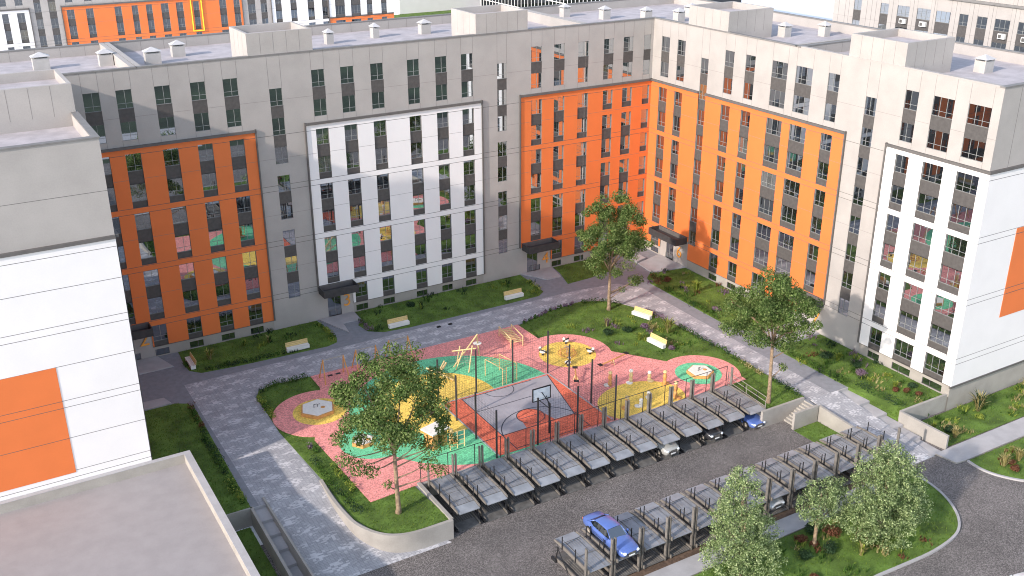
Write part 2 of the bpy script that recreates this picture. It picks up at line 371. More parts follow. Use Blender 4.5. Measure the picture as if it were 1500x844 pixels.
# ------------------------------------------------------------------ playground surfacing
PB=[(-50.5,-12.35),(-26.7,-12.45),(-26.6,-17),(-22,-22.7),(-18.3,-27.8),(-14,-31),(-14,-34.9),(-49.4,-34.9),(-53.9,-35.2),(-54.4,-24),(-52,-19),(-50.5,-15)]
cL=circ(-52.2,-19.6,4.35,64); cMid=circ(-26.0,-21.2,4.65,64); cR=circ(-17.0,-31.6,3.95,64,-34.9)
def inpink(x,y,e=.08):
    if inpoly(x,y,PB): return True
    for (a,b,r) in ((-52.2,-19.6,4.35),(-26.0,-21.2,4.65),(-17.0,-31.6,3.95)):
        if (x-a)**2+(y-b)**2<(r+e)**2: return True
    return False
def ring(g,cx,cy,r0,r1,z,m,a0=0,a1=360,n=40):
    for i in range(n):
        a=R(a0+(a1-a0)*i/n); b=R(a0+(a1-a0)*(i+1)/n)
        g.poly([(cx+r0*math.cos(a),cy+r0*math.sin(a),z),(cx+r1*math.cos(a),cy+r1*math.sin(a),z),(cx+r1*math.cos(b),cy+r1*math.sin(b),z),(cx+r0*math.cos(b),cy+r0*math.sin(b),z)],m)
g=MB()
g.prism(PB,0,.075,'pink'); g.prism(cL,0,.078,'pink'); g.prism(cMid,0,.081,'pink'); g.prism(cR,0,.078,'pink')
def patch(P,z,m): g.poly([(p[0],p[1],z) for p in P],m)
patch(circ(-40.5,-25,10.25,96,-34.85),.086,'green'); patch(circ(-42.0,-23.4,5.85,72),.090,'yellow')
patch(circ(-52.2,-19.4,2.45,48),.086,'yellow'); patch(circ(-49.9,-26.7,3.05,48),.094,'green')
patch(circ(-26.0,-21.3,2.95,48),.086,'yellow'); patch(circ(-17.2,-31.5,2.3,48),.086,'green'); patch(circ(-25.3,-33.0,4.5,48,-34.8,3.5),.086,'yellow')
struct(g,'playground_surface')
g=MB()
g.prism([(-41.9,-24.0),(-30.05,-23.95),(-29.85,-34.6),(-41.75,-34.6)],.08,.105,'red','slab')
for P in ([(-41.9,-24.0),(-30.05,-23.95)],[(-30.05,-23.95),(-29.85,-34.6)],[(-41.9,-24.0),(-41.75,-34.6)]): g.strip(P,.14,.09,.125,'slab')
g.poly([(-39.85,-24.2,.109),(-39.85,-31.8,.109),(-32.2,-31.8,.109),(-30.3,-24.2,.109)],'courtgrey')
g.poly([(-37.3,-31.8,.113),(-37.0,-30.2,.113),(-34.6,-30.2,.113),(-34.3,-31.8,.113)],'red')
patch(circ(-35.9,-30.2,1.3,40),.116,'red')
ring(g,-35.9,-30.2,1.26,1.34,.12,'line'); ring(g,-35.9,-32.9,3.98,4.07,.12,'line',0,180)
ring(g,-35.9,-24.25,1.45,1.52,.12,'line',180,360)
for a,b in (((-39.85,-24.2),(-39.85,-34.5)),((-30.3,-24.2),(-32.2,-31.8)),((-32.2,-31.8),(-32.2,-34.5)),((-39.85,-27.05),(-32.2,-27.05)),((-37.2,-30.2),(-34.6,-30.2)),((-39.85,-24.28),(-32.2,-24.28)),((-39.7,-34.3),(-32.2,-34.3))):
    g.strip([a,b],.07,.114,.122,'line')
struct(g,'basketball_court')

# ------------------------------------------------------------------ lawns
def tuft(g,x,y,z,h,n,spread,m,w=.03):
    for _ in range(n):
        a=random.uniform(0,6.283); l=random.uniform(.1,1)*spread; hh=h*random.uniform(.6,1.1)
        bx=x+random.uniform(-.4,.4)*spread*.5; by=y+random.uniform(-.4,.4)*spread*.5
        dx,dy=math.cos(a)*l,math.sin(a)*l; px,py=-math.sin(a)*w,math.cos(a)*w
        g.poly([(bx-px,by-py,z),(bx+px,by+py,z),(bx+dx*.55+px*.6,by+dy*.55+py*.6,z+hh*.75),(bx+dx,by+dy,z+hh)],m)
def lawn(P,z,name='lawn',dens=26,h=.13,skip=None,round_=0):
    if round_: P=smoothpoly(P,round_)
    g=MB(); g.prism(P,z-.15,z+.045,'lawn')
    xs=[p[0] for p in P]; ys=[p[1] for p in P]
    area=(max(xs)-min(xs))*(max(ys)-min(ys)); n=int(area*dens)
    for _ in range(n):
        x=random.uniform(min(xs),max(xs)); y=random.uniform(min(ys),max(ys))
        if not inpoly(x,y,P) or (skip and skip(x,y)): continue
        tuft(g,x,y,z+.03,h,2,.14,'grass',.022)
    o=g.build(name); o['kind']='stuff'; o['label']='mown green grass of the courtyard beds'; o['category']='grass'
    return o
L1=[(-60.35,-.1),(-60.55,-3.2),(-60.45,-4.9),(-59.5,-5.95),(-55.85,-6.35),(-46.5,-6.75),(-45.3,-6.3),(-44.9,-5.2),(-45.2,-.1)]
L2=[(-40.65,-.1),(-40.8,-2.4),(-41.7,-3.5),(-41.4,-5.5),(-40,-6.55),(-37.1,-6.9),(-24.2,-6.9),(-20.4,-6.8),(-19.3,-6.0),(-18.95,-.1)]
L4=[(-14.1,-.1),(-7.2,-.1),(-7.4,-3.6),(-8.4,-4.7),(-12,-5.3),(-15.5,-5.5),(-14.4,-2)]
LC=[(-68.1,-11),(-63.3,-10.95),(-62.3,-11.6),(-61.95,-13.4),(-62.3,-30.9),(-64.8,-30.9),(-64.8,-25.05),(-68.1,-25.05)]
PLn=[(-56.35,-13.7),(-55.8,-12.6),(-54.3,-12.05),(-50.6,-12.3),(-49,-16),(-49.9,-34.9),(-49.55,-40.35),(-53.0,-40.35),(-54.35,-39.8),(-55.25,-38.5),(-55.9,-36.6),(-56.05,-33.7),(-56.0,-31),(-56.6,-21)]
BL=[(-26.6,-12.6),(-21.5,-11),(-17.3,-10.75),(-15.2,-11.7),(-13.6,-13.6),(-11.95,-17.7),(-11.5,-30),(-11.65,-40.3),(-12.3,-40.3),(-16.3,-40.3),(-16.3,-34.5),(-22,-28),(-27.5,-19)]
B1=[(-5.0,-7.95),(-.1,-8.8),(-.1,-27.3),(-4.8,-27.3),(-6.7,-25.8),(-7.1,-24),(-6.9,-10.5),(-6.2,-8.9)]
B2=[(-6.4,-31.3),(-.1,-31.2),(-.1,-46.95),(-5.05,-46.95),(-5.05,-41),(-6.6,-40.95),(-6.7,-32.2)]
g=MB(); g.faces([(-6.6,-40.95,.02),(-6.35,-47.1,-.8),(-5.0,-47.1,.045),(-5.0,-40.9,.045),(-6.6,-40.95,-1.6),(-6.35,-47.1,-1.6)],[(0,1,2,3),(0,4,5,1)],'lawn')
for _ in range(420):
    a_,b_=random.random(),random.random(); tuft(g,-6.55+1.5*a_+.2*b_*(1-a_),-41-6.0*b_,.03-.8*b_*(1-a_),.15,2,.14,'grass',.022)
g=g.build('grass_bank'); g['kind']='stuff'; g['label']='grassy bank sloping to the shallow steps'; g['category']='grass'
for P in (L1,L2,L4,LC,PLn,BL,B1,B2): lawn(P,.0,skip=inpink)
lawn([(-15.0,-42.55),(-12.0,-42.5),(-11.85,-45.6),(-14.9,-46.0)],-1.5,dens=22)
lawn([(-64.7,-31.4),(-62.65,-31.4),(-62.8,-48),(-65.0,-48)],-1.5,dens=16)
lawn([(-5.6,-47.45),(28,-47.5),(28,-51.9),(-5.1,-51.7)],-1.5,dens=16)
RK=[(-5.8,-54.15),(-6.0,-55.6),(-5.6,-57.0),(-4.5,-58.6),(-2.5,-60.2),(0.5,-61.5),(6,-62.3)]
def chk(P,it=2):
    for _ in range(it):
        Q=[P[0]]
        for a,b in zip(P[:-1],P[1:]): Q+=[(a[0]*.75+b[0]*.25,a[1]*.75+b[1]*.25),(a[0]*.25+b[0]*.75,a[1]*.25+b[1]*.75)]
        P=Q+[P[-1]]
    return P
IK=[(-12.5,-52.3),(-11.75,-53.2),(-11.5,-54.5),(-11.9,-56.4),(-12.9,-58.4),(-14.3,-59.9),(-15.9,-60.7),(-18.9,-61.1),(-21.8,-61.0),(-26,-60.8),(-46,-60.8)]
RK=chk(RK); IK=chk(IK)
lawn([(6,-54.25)]+RK,-1.46,dens=18)
lawn(IK+[(-46,-53.95),(-14.7,-53.95),(-14.2,-53.0),(-14.6,-52.2)],-1.46,dens=20)
g=MB(); g.strip(RK,.2,-1.55,-1.35,'slab'); struct(g,'kerb'); g=MB(); g.strip(IK,.2,-1.55,-1.35,'slab'); struct(g,'kerb')

# ------------------------------------------------------------------ walls, steps
def wallthing(line,w,z0,z1,label,name='retaining_wall',m='concrete'):
    g=MB(); g.strip(line,w,z0,z1,m); return tag(g.build(name),label,'wall')
WC=[(-56.2,-30.3),(-56.4,-33.7),(-56.2,-36.8),(-55.9,-37.9),(-55.4,-38.9),(-54.9,-39.6),(-54.2,-40.2),(-53.2,-40.6),(-52,-40.75),(-49.45,-40.75)]
def chaikin(P,it=2):
    for _ in range(it):
        Q=[P[0]]
        for a,b in zip(P[:-1],P[1:]): Q+=[(a[0]*.75+b[0]*.25,a[1]*.75+b[1]*.25),(a[0]*.25+b[0]*.75,a[1]*.25+b[1]*.75)]
        P=Q+[P[-1]]
    return P
wallthing(chaikin(WC,3),.26,-1.6,.2,'curved beige concrete wall round the lawn with the left courtyard tree')
wallthing([(-49.45,-40.6),(-49.5,-34.8)],.3,-1.6,.2,'straight beige wall edging the lawn beside the leftmost car lift')
wallthing([(-49.3,-34.95),(-16.6,-34.95)],.22,-1.6,.1,'long low concrete wall behind the back row of car lifts')
wallthing([(-17.3,-40.6),(-12.05,-40.6)],.26,-1.6,.22,'beige wall between the blue car and the small stair')
wallthing([(-15.0,-42.35),(-12.0,-42.35)],.26,-1.6,.2,'short beige wall on the ramp side of the small stair')
wallthing([(-11.75,-42.3),(-11.62,-52.1)],.26,-1.6,[.12,-.55],'sloping beige wall carrying the right ramp above the car lifts')
wallthing([(-6.35,-47.1),(.3,-47.1)],.26,-1.6,.25,'beige wall from the white gable corner to the stepped path')
wallthing([(-6.35,-47.1),(-5.75,-51.9)],.26,-1.6,[.25,-.1],'beige wall beside the stepped path and the low right lawn')
wallthing([(-62.25,-30.9),(-62.45,-46)],.22,-1.6,.02,'grey wall between the left steps and the sunken grass strip')
wallthing([(-65.1,-30.95),(-62.2,-30.95)],.22,-1.6,.02,'short grey wall closing the top of the sunken grass strip')
g=MB(); g.strip([(-61.05,-30.2),(-61.05,-46)],.16,-1.6,[.12,.12],'concrete')
tag(g.build('retaining_wall'),'thin grey wall between the left steps and the patterned ramp','wall')
def steps(x0,x1,ys,dz,label,z0=0):
    g=MB()
    for i in range(len(ys)-1):
        g.box((x0,ys[i],-1.6),(x1,ys[i+1]+.01*0,z0-dz*(i+1)),'slab')
        g.box((x0,ys[i]-.10,z0-dz*(i+1)-.02),(x1,ys[i],z0-dz*i-.005),'slab')
    return tag(g.build('stairs'),label,'stairs')
steps(-62.13,-61.14,[-31,-32.75,-34.5,-36.25,-38,-39.75,-42.5],.25,'long shallow grey steps at the left beside the ramp')
steps(-7.95,-6.5,[-41.0,-43.6,-45.7,-47.6,-49.6,-52.0],.28,'broad shallow steps beside the right ramp')
g=MB()
for i in range(8): g.box((-12.12-.3*i,-42.2,-1.6),(-12.42-.3*i,-40.75,-.165*(i+1)),'concrete')
tag(g.build('stairs'),'narrow stair between two beige walls down to the parking yard','stairs')

# ------------------------------------------------------------------ facades
def frameof(axis,plane):
    """(origin,u,out,up); u runs along the wall, v points out of it"""
    if axis=='y-': return (Vector((0,plane,0)),Vector((1,0,0)),Vector((0,-1,0)),Vector((0,0,1)))
    if axis=='x-': return (Vector((plane,0,0)),Vector((0,1,0)),Vector((-1,0,0)),Vector((0,0,1)))
    if axis=='x+': return (Vector((plane,0,0)),Vector((0,1,0)),Vector((1,0,0)),Vector((0,0,1)))
def isint(iv,a,b):
    """free intervals of [a,b] after removing iv"""
    out=[];c=a
    for s,e in sorted(iv):
        if e<=c or s>=b: continue
        if s>c: out.append((c,min(s,b)))
        c=max(c,e)
    if c<b: out.append((c,b))
    return out
def column(kind,u0,u1,zmin=-9):
    """windows (z0,z1,spandrel depth below) of one column"""
    W_=[]
    if kind in 'nsi': W_+= [(25.76,27.5,1.28),(22.73,24.48,0)]
    if kind in 'ng':
        for T in (21.42,15.49,9.49): W_+=[(T-1.7,T,1.3),(T-4.72,T-3.0,.64)]
        if kind=='n': W_.append((1.75,3.49,.55))
    if kind=='N':
        W_+= [(25.76,27.5,1.28),(22.73,24.48,0)]
        for T in (21.42,15.49,9.49): W_+=[(T-1.7,T,1.3),(T-4.72,T-3.0,.64)]
    if kind=='s':
        W_.append((19.72,21.42,.62))
        for T in (18.42,12.45,6.45): W_+=[(T-1.72,T,1.28),(T-4.72,T-3.0,.6)]
    if kind=='i':
        for k in range(6): W_.append((19.72-3*k,21.42-3*k,.62))
    if kind in 'cp':
        for k in range(8):
            sp=0 if (k==7 or (kind=='p' and k in (2,4))) else 1.25
            W_.append((24.3-3*k,26.05-3*k,sp))
    if kind=='b': W_=[(26.0-3*k,27.5-3*k,1.5) for k in range(5)]
    return [(u0,u1,a,b,s) for a,b,s in W_ if b>zmin]
FR={}
def facade(root,axis,plane,ua,ub,z0,z1,cols,panels,lines,zmin=-9,extra=(),basement=True,grey_patches=(),light=(),maxwin=100,merge=False):
    F=frameof(axis,plane); o,u,v,w=F
    wins=[]
    for kind,a,b in cols:
        a,b=min(a,b),max(a,b); wins+=column(kind,a,b,zmin)
        if basement and kind in 'nN': wins.append((a+.02,b-.02,.12,.82,-1))
    wins+=[(min(a,b),max(a,b),c,d,s) for a,b,c,d,s in extra]
    holes=[]
    for a,b,c,d,s in wins: holes.append((a,b,c-max(s,0),d))
    us=sorted({ua,ub}|{x for h in holes for x in h[:2]}|{x for p in panels for x in p[:2]}|{x for p in grey_patches for x in p[:2]})
    zs=sorted({z0,z1}|{x for h in holes for x in h[2:]}|{x for p in panels for x in p[2:4]}|{x for p in grey_patches for x in p[2:4]})
    us=[x for x in us if ua<=x<=ub]; zs=[x for x in zs if z0<=x<=z1]
    PR=.08
    wall=MB(); clad={}
    P=lambda a,b,c: o+u*a+v*b+w*c
    def cellmat(x,z_):
        for p in grey_patches:
            if p[0]<x<p[1] and p[2]<z_<p[3]: return None
        for i_,p in enumerate(panels):
            if p[0]<x<p[1] and p[2]<z_<p[3]: return (p[4],i_)
        return None
    flip = axis=='x-'
    def quad(mb,pts,m): mb.poly(pts[::-1] if flip else pts,m)
    for i in range(len(us)-1):
        j=0
        while j<len(zs)-1:
            x=(us[i]+us[i+1])/2; zc=(zs[j]+zs[j+1])/2
            if any(h[0]<x<h[1] and h[2]<zc<h[3] for h in holes): j+=1; continue
            m=cellmat(x,zc); k=j+1
            while k<len(zs)-1 and cellmat(x,(zs[k]+zs[k+1])/2)==m and not any(h[0]<x<h[1] and h[2]<(zs[k]+zs[k+1])/2<h[3] for h in holes): k+=1
            a,b,c,d=us[i],us[i+1],zs[j],zs[k]
            if m is None: quad(wall,[P(a,0,c),P(b,0,c),P(b,0,d),P(a,0,d)],'plinth' if d<1.3 else 'wall')
            else: quad(clad.setdefault(m,MB()),[P(a,PR,c),P(b,PR,c),P(b,PR,d),P(a,PR,d)],m[0])
            j=k
    RD=-.12
    for a,b,c,d in holes:
        m=cellmat((a+b)/2,d-.05); fr=PR if m else 0; mm=m[0] if m else 'wall'; mb=clad[m] if m in clad else wall
        mb.poly([P(a,RD,c),P(a,fr,c),P(a,fr,d),P(a,RD,d)],'reveal'); mb.poly([P(b,RD,d),P(b,fr,d),P(b,fr,c),P(b,RD,c)],'reveal')
        mb.poly([P(a,RD,d),P(a,fr,d),P(b,fr,d),P(b,RD,d)],'reveal'); mb.poly([P(a,fr,c),P(a,RD,c),P(b,RD,c),P(b,fr,c)],'trim')
    # panel sides + dark frame
    fr_=MB()
    for a,b,c,d,m in panels:
        for x,s in ((a,-1),(b,1)):
            if x<=ua+.05 or x>=ub-.05: continue
            for (ga,gb) in isint([(p[2],p[3]) for p in grey_patches if p[0]-.2<x<p[1]+.2],c,d+.3):
                fr_.obox(F,(x-(.14 if s<0 else 0),0.0,ga),(x+(.14 if s>0 else 0),.22,gb),'trim')
        e0=0 if a<=ua+.05 else -.02; e1=0 if b>=ub-.05 else .02
        for (ga,gb) in isint([(h[0],h[1]) for h in holes if h[2]<d+.1<h[3]],a,b):
            fr_.obox(F,(ga+e0,.003,d),(gb+e1,.27,d+.24),'trim')
        for (ga,gb) in isint([(h[0]-.02,h[1]+.02) for h in holes if h[2]-.05<c<h[3] and h[2]<c-.05]+[(p[0],p[1]) for p in grey_patches if p[2]<=c+.1],a,b):
            fr_.obox(F,(ga,.003,c-.06),(gb,PR,c),'trim')
    # joints
    th=.02
    for zz,dk in lines:
        occ=[(h[0],h[1]) for h in holes if h[2]<zz<h[3]]
        for a,b in isint(occ,ua,ub):
            segs=sorted({a,b}|{x for p in panels for x in p[:2] if a<x<b}|{x for p in grey_patches for x in p[:2] if a<x<b})
            for i in range(len(segs)-1):
                s0,s1=segs[i],segs[i+1]; m=cellmat((s0+s1)/2,zz); q=PR if m else 0
                t_=th if dk else th*.55
                (clad[m] if m else wall).obox(F,(s0,q,zz-t_),(s1,q+.006,zz+t_),'joint' if dk else 'seam')
    for kind,a,b in cols:
        if kind in 'cp': vz=[(26.05,z1)]
        else: vz=[(27.5,z1)]+([(21.95+.25,22.73)] if kind!='b' else [])
        for x in (min(a,b),max(a,b)):
            for c,d in vz: wall.obox(F,(x-.014,0,c),(x+.014,.006,d),'seam')
    wo=wall.build('wall',root)
    for m,mb in clad.items(): mb.build(m[0]+'_cladding',root)
    if fr_.f: fr_.build('cladding_frame',root)
    # windows
    cpos=Vector((-78.8,-99.7,47.3)); wins.sort(key=lambda q:((P(q[0],0,q[2])-cpos).length))
    rest=MB()
    for idx,(a,b,c,d,s) in enumerate(wins):
        if merge or idx>=maxwin: gm,fm,sm=rest,rest,rest
        else: gm,fm,sm=MB(),MB(),MB()
        rr=random.random(); gk='glass' if rr<.93 else ('glass_curtain' if rr<.98 else 'glass_warm')
        if s==-1: gk='glass'
        t1=random.uniform(-.004,.004); t2=random.uniform(-.004,.004)
        q=[P(a,-.08+t1,c),P(b,-.08+t2,c),P(b,-.08+t2,d),P(a,-.08+t1,d)]; quad(gm,q,gk)
        e=.024; f0,f1=-.07,-.045
        fk='trim' if s==-1 else 'frame'
        fm.obox(F,(a,f0,c),(a+e,f1,d),fk); fm.obox(F,(b-e,f0,c),(b,f1,d),fk)
        fm.obox(F,(a+e,f0,c),(b-e,f1,c+e),fk); fm.obox(F,(a+e,f0,d-e),(b-e,f1,d),fk)
        if s!=-1:
            n=2 if b-a<1.9 else 3
            if b-a>1.1:
                for k in range(1,n):
                    x=a+(b-a)*(k/n if n==3 else .55)
                    fm.obox(F,(x-.016,f0,c+e),(x+.016,f1-.003,d-e),'frame')
            zh=c+(d-c)*.27; fm.obox(F,(a+e,f0,zh-.014),(b-e,f1-.006,zh+.014),'frame')
        else:
            x=a+(b-a)*.62; fm.obox(F,(x-.02,f0,c+e),(x+.02,f1-.003,d-e),'trim')
        if s>0:
            sm.obox(F,(a,-.11,c-s),(b,-.01,c-.05),'spandrel'); sm.obox(F,(a,-.11,c-.05),(b,.02,c),'trim')
        if gm is not rest:
            go=gm.build('window',root); fm.build('window_frame',go)
            if s>0: sm.build('spandrel_panel',go)
    if rest.f: ro=rest.build('window',root); ro['kind']='stuff'
    return F
LN=[(21.33,1),(16.06,1),(15.49,1),(10.06,1),(9.49,1),(4.06,1),(3.49,1),(24.9,0),(18.9,0),(12.9,0),(6.9,0)]
def shell(root,x0,x1,y0,y1,zt,deckz,skip='',zb=-1.6,cope=True,name='roof',wm='wall',open_=''):
    """side walls not covered by facades, parapets, coping and deck. skip: sides with a facade"""
    wl=MB()
    S_={'s':((x0,y0),(x1,y0)),'e':((x1,y0),(x1,y1)),'n':((x1,y1),(x0,y1)),'w':((x0,y1),(x0,y0))}
    for k,(a,b) in S_.items():
        if k in skip: continue
        wl.poly([(a[0],a[1],zb),(b[0],b[1],zb),(b[0],b[1],zt),(a[0],a[1],zt)],wm)
    if wl.f: wl.build('side_wall',root)
    rf=MB(); t=.42
    rf.poly([(x0+t,y0+t,deckz),(x1-t,y0+t,deckz),(x1-t,y1-t,deckz),(x0+t,y1-t,deckz)],'deck')
    # inner faces
    rf.poly([(x0+t,y0+t,zt),(x1-t,y0+t,zt),(x1-t,y0+t,deckz),(x0+t,y0+t,deckz)],wm)
    rf.poly([(x0+t,y1-t,deckz),(x1-t,y1-t,deckz),(x1-t,y1-t,zt),(x0+t,y1-t,zt)],wm)
    rf.poly([(x0+t,y0+t,deckz),(x0+t,y1-t,deckz),(x0+t,y1-t,zt),(x0+t,y0+t,zt)],wm)
    rf.poly([(x1-t,y0+t,zt),(x1-t,y1-t,zt),(x1-t,y1-t,deckz),(x1-t,y0+t,deckz)],wm)
    for i in range(int((x1-x0)/2.4)):
        x=x0+1.2+i*2.4; rf.box((x-.014,y1-t-.006,deckz),(x+.014,y1-t,zt-.01),'seam')
    ro=rf.build('roof',root)
    cp=MB(); o=.07; h=.13
    cp.box((x0-o,y0-o,zt),(x1+o,y0+t+.03,zt+h),'cope' if cope else wm)
    cp.box((x0-o,y1-t-.03,zt),(x1+o,y1+o,zt+h),'cope' if cope else wm)
    cp.box((x0-.02,y0+t+.03,zt),(x0+t+.03,y1-t-.03,zt+h),'wall')
    cp.box((x1-t-.03,y0+t+.03,zt),(x1+(o if x1==16 or x1==-68.2 else .02),y1-t-.03,zt+h),'cope' if (x1==16 or x1==-68.2) else 'wall')
    cp.build('coping',ro)
    return ro
def penthouse(root,x0,x1,y0,y1,z0=28.3,z1=31.6):
    g=MB(); 
    for a,b in (((x0,y0),(x1,y0)),((x1,y0),(x1,y1)),((x1,y1),(x0,y1)),((x0,y1),(x0,y0))):
        g.poly([(*a,z0),(*b,z0),(*b,z1),(*a,z1)],'wall')
    t=.3; d=z1-.75
    g.poly([(x0+t,y0+t,d),(x1-t,y0+t,d),(x1-t,y1-t,d),(x0+t,y1-t,d)],'deck')
    g.poly([(x0+t,y0+t,z1),(x1-t,y0+t,z1),(x1-t,y0+t,d),(x0+t,y0+t,d)],'wall'); g.poly([(x0+t,y1-t,d),(x1-t,y1-t,d),(x1-t,y1-t,z1),(x0+t,y1-t,z1)],'wall')
    g.poly([(x0+t,y0+t,d),(x0+t,y1-t,d),(x0+t,y1-t,z1),(x0+t,y0+t,z1)],'wall'); g.poly([(x1-t,y0+t,z1),(x1-t,y1-t,z1),(x1-t,y1-t,d),(x1-t,y0+t,d)],'wall')
    for a in ((x0,y0,x1,y0+t),(x0,y1-t,x1,y1),(x0,y0+t,x0+t,y1-t),(x1-t,y0+t,x1,y1-t)): g.poly([(a[0],a[1],z1),(a[2],a[1],z1),(a[2],a[3],z1),(a[0],a[3],z1)],'wall')
    n=int((x1-x0)/1.6)
    for i in range(1,n+1):
        x=x0+(x1-x0)*i/(n+1); g.box((x-.013,y0-.006,z0+.9),(x+.013,y0,z1-.02),'seam')
    n=int((y1-y0)/1.6)
    for i in range(1,n+1):
        y=y0+(y1-y0)*i/(n+1); g.box((x0-.006,y-.013,z0+.9),(x0,y+.013,z1-.02),'seam')
    g.build('stair_tower',root)
def vent(root,x,y,w=1.15,d=.95,h=1.1,z=28.35):
    g=MB(); g.box((x-w/2,y-d/2,z),(x+w/2,y+d/2,z+h),'vent')
    for sx in (-1,1):
        for sy in (-1,1): g.box((x+sx*(w/2-.06)-.05,y+sy*(d/2-.06)-.05,z+h),(x+sx*(w/2-.06)+.05,y+sy*(d/2-.06)+.05,z+h+.16),'vent')
    vo=g.build('roof_vent',root)
    c=MB(); e=.13; zt=z+h+.16
    P=[(x-w/2-e,y-d/2-e,zt),(x+w/2+e,y-d/2-e,zt),(x+w/2+e,y+d/2+e,zt),(x-w/2-e,y+d/2+e,zt),(x,y,zt+.42)]
    c.faces(P,[(3,2,1,0),(0,1,4),(1,2,4),(2,3,4),(3,0,4)],'ventcap'); c.build('vent_cap',vo)

# --- rear wing, three blocks separated by roof joints
A0=thing('apartment_building','grey apartment block behind entrance 2 at the far left, orange lower facade in shade','apartment block',(-75,8,0))
A1=thing('apartment_building','rear apartment block holding entrances 3 and 4, orange and white framed facades on grey','apartment block',(-35,8,0))
def local(root):  # parts are built in world coordinates; undo the empty's offset
    for c in root.children: c.matrix_parent_inverse=Matrix.Translation(-Vector(root.location))
facade(A0,'y-',0,-90,-60.4,0,29.35,[('n',-65.47,-64.01),('n',-62.58,-61.15)][:0]+[('N',-65.47,-64.01),('n',-62.58,-61.15),('N',-69.6,-68.15)],[(-90,-60.4,1.2,21.93,'orange')],LN,grey_patches=[(-66.2,-62.7,0,3.5)])
shell(A0,-90,-60.45,0,16,29.35,28.35,skip='s')
facade(A1,'y-',0,-60.4,-8.7,0,29.35,
  [('n',-59.08,-57.62),('n',-55.74,-54.3),('n',-52.6,-51.15),('p',-48.08,-46.77),('N',-43.58,-42.19),('n',-40.45,-38.99),('n',-37.12,-35.68),
   ('n',-32.91,-31.5),('n',-29.59,-28.19),('n',-26.43,-24.98),('p',-21.89,-20.67),('N',-17.43,-15.99),('n',-14.32,-12.87),('n',-10.98,-9.52)],
  [(-60.4,-49.98,1.2,21.93,'orange'),(-44.65,-24.02,1.2,21.93,'white'),(-18.89,-8.7,1.2,21.93,'orange')],LN,
  grey_patches=[(-44.65,-40.75,0,3.52),(-18.89,-14.5,0,3.52)],extra=[(-43.75,-42.2,.12,2.7,0),(-17.9,-16.4,.12,2.6,0)])
shell(A1,-60.35,-9.95,0,16,29.35,28.35,skip='s')
penthouse(A1,-49.87,-43.2,.06,5.6); penthouse(A1,-24.5,-17.88,.06,5.8)
for x,y,w in ((-57.4,7.2,1.5),(-54.2,10.1,1.3),(-38,9.2,.8),(-32,10.4,.75),(-25.9,10.0,1.2)): vent(A1,x,y,w)
vent(A0,-67.4,9.9,1.5); vent(A0,-61.6,8.7,1.3)
A2=thing('apartment_building','corner apartment block with entrance 6, orange facades meeting in the inner corner','apartment block',(8,8,0))
facade(A2,'y-',0,-8.7,0,0,29.35,[('s',-7.32,-5.92),('s',-4.46,-3.03),('i',-1.42,-.38)],[(-8.7,0,1.2,21.93,'orange')],LN)
facade(A2,'x-',0,-23.2,0,0,29.35,[('n',-1.64,-3.15),('N',-4.61,-6.04),('c',-8.95,-10.21),('n',-12.92,-14.37),('n',-16.23,-17.7),('n',-20.26,-22.51)],[(-23.2,0,1.2,21.93,'orange')],LN,
  grey_patches=[(-8.9,-3.5,0,3.52)],extra=[(-6.1,-4.7,.12,2.6,0)])
def lroof():
    wl=MB()
    for a,b in (((16,-23.2),(16,16)),((16,16),(-9.85,16)),((-9.85,16),(-9.85,0))): wl.poly([(*a,-1.6),(*b,-1.6),(*b,29.35),(*a,29.35)],'wall')
    wl.build('side_wall',A2)
    rf=MB(); t=.42; D=28.35; Z=29.35
    rf.poly([(-9.43,.42,D),(.42,.42,D),(.42,15.58,D),(-9.43,15.58,D)],'deck'); rf.poly([(.42,-22.8,D),(15.58,-22.8,D),(15.58,15.58,D),(.42,15.58,D)],'deck')
    def inn(a,b): rf.poly([(*a,D),(*b,D),(*b,Z),(*a,Z)],'wall')
    inn((-9.43,.42),(.42,.42)); inn((.42,.42),(.42,-22.8)); inn((.42,-22.8),(15.58,-22.8)); inn((15.58,-22.8),(15.58,15.58)); inn((15.58,15.58),(-9.43,15.58)); inn((-9.43,15.58),(-9.43,.42))
    ro=rf.build('roof',A2); cp=MB(); h=.13
    def bx(x0,y0,x1,y1): cp.box((x0,y0,Z),(x1,y1,Z+h),'cope')
    bx(-9.9,-.07,.45,.45); bx(-.07,-23.25,.45,-.07); cp.box((.45,-23.22,Z),(16.07,-22.75,Z+h),'wall'); bx(15.55,-22.75,16.07,16.07); bx(-9.9,15.55,15.55,16.07); cp.box((-9.87,.45,Z),(-9.4,15.55,Z+h),'wall')
    cp.build('coping',ro)
lroof(); penthouse(A2,.06,6.6,-12.98,-6.26)
for x,y,w,d in ((-4.5,12.8,1.0,1),(-1.3,8.5,1.1,1),(2.6,5.0,1.1,1),(5.4,2.0,1.1,1),(9.5,4.5,1.5,1.2),(8.1,-13.5,1,1.1),(12.2,-15.6,.9,1)): vent(A2,x,y,w,d)
A3=thing('apartment_building','right apartment block with an orange panel, a white framed end and a white gable','apartment block',(8,-35,0))
facade(A3,'x-',0,-47.33,-23.2,0,29.35,[('n',-23.7,-25.99),('N',-28.09,-29.56),('c',-33.04,-34.37),('n',-37.5,-38.97),('n',-40.57,-42.79),('n',-44.22,-46.48)],
  [(-31.13,-23.2,1.2,21.93,'orange'),(-47.33,-36.33,1.2,21.93,'white')],LN,grey_patches=[(-31.13,-27.45,0,3.52)])
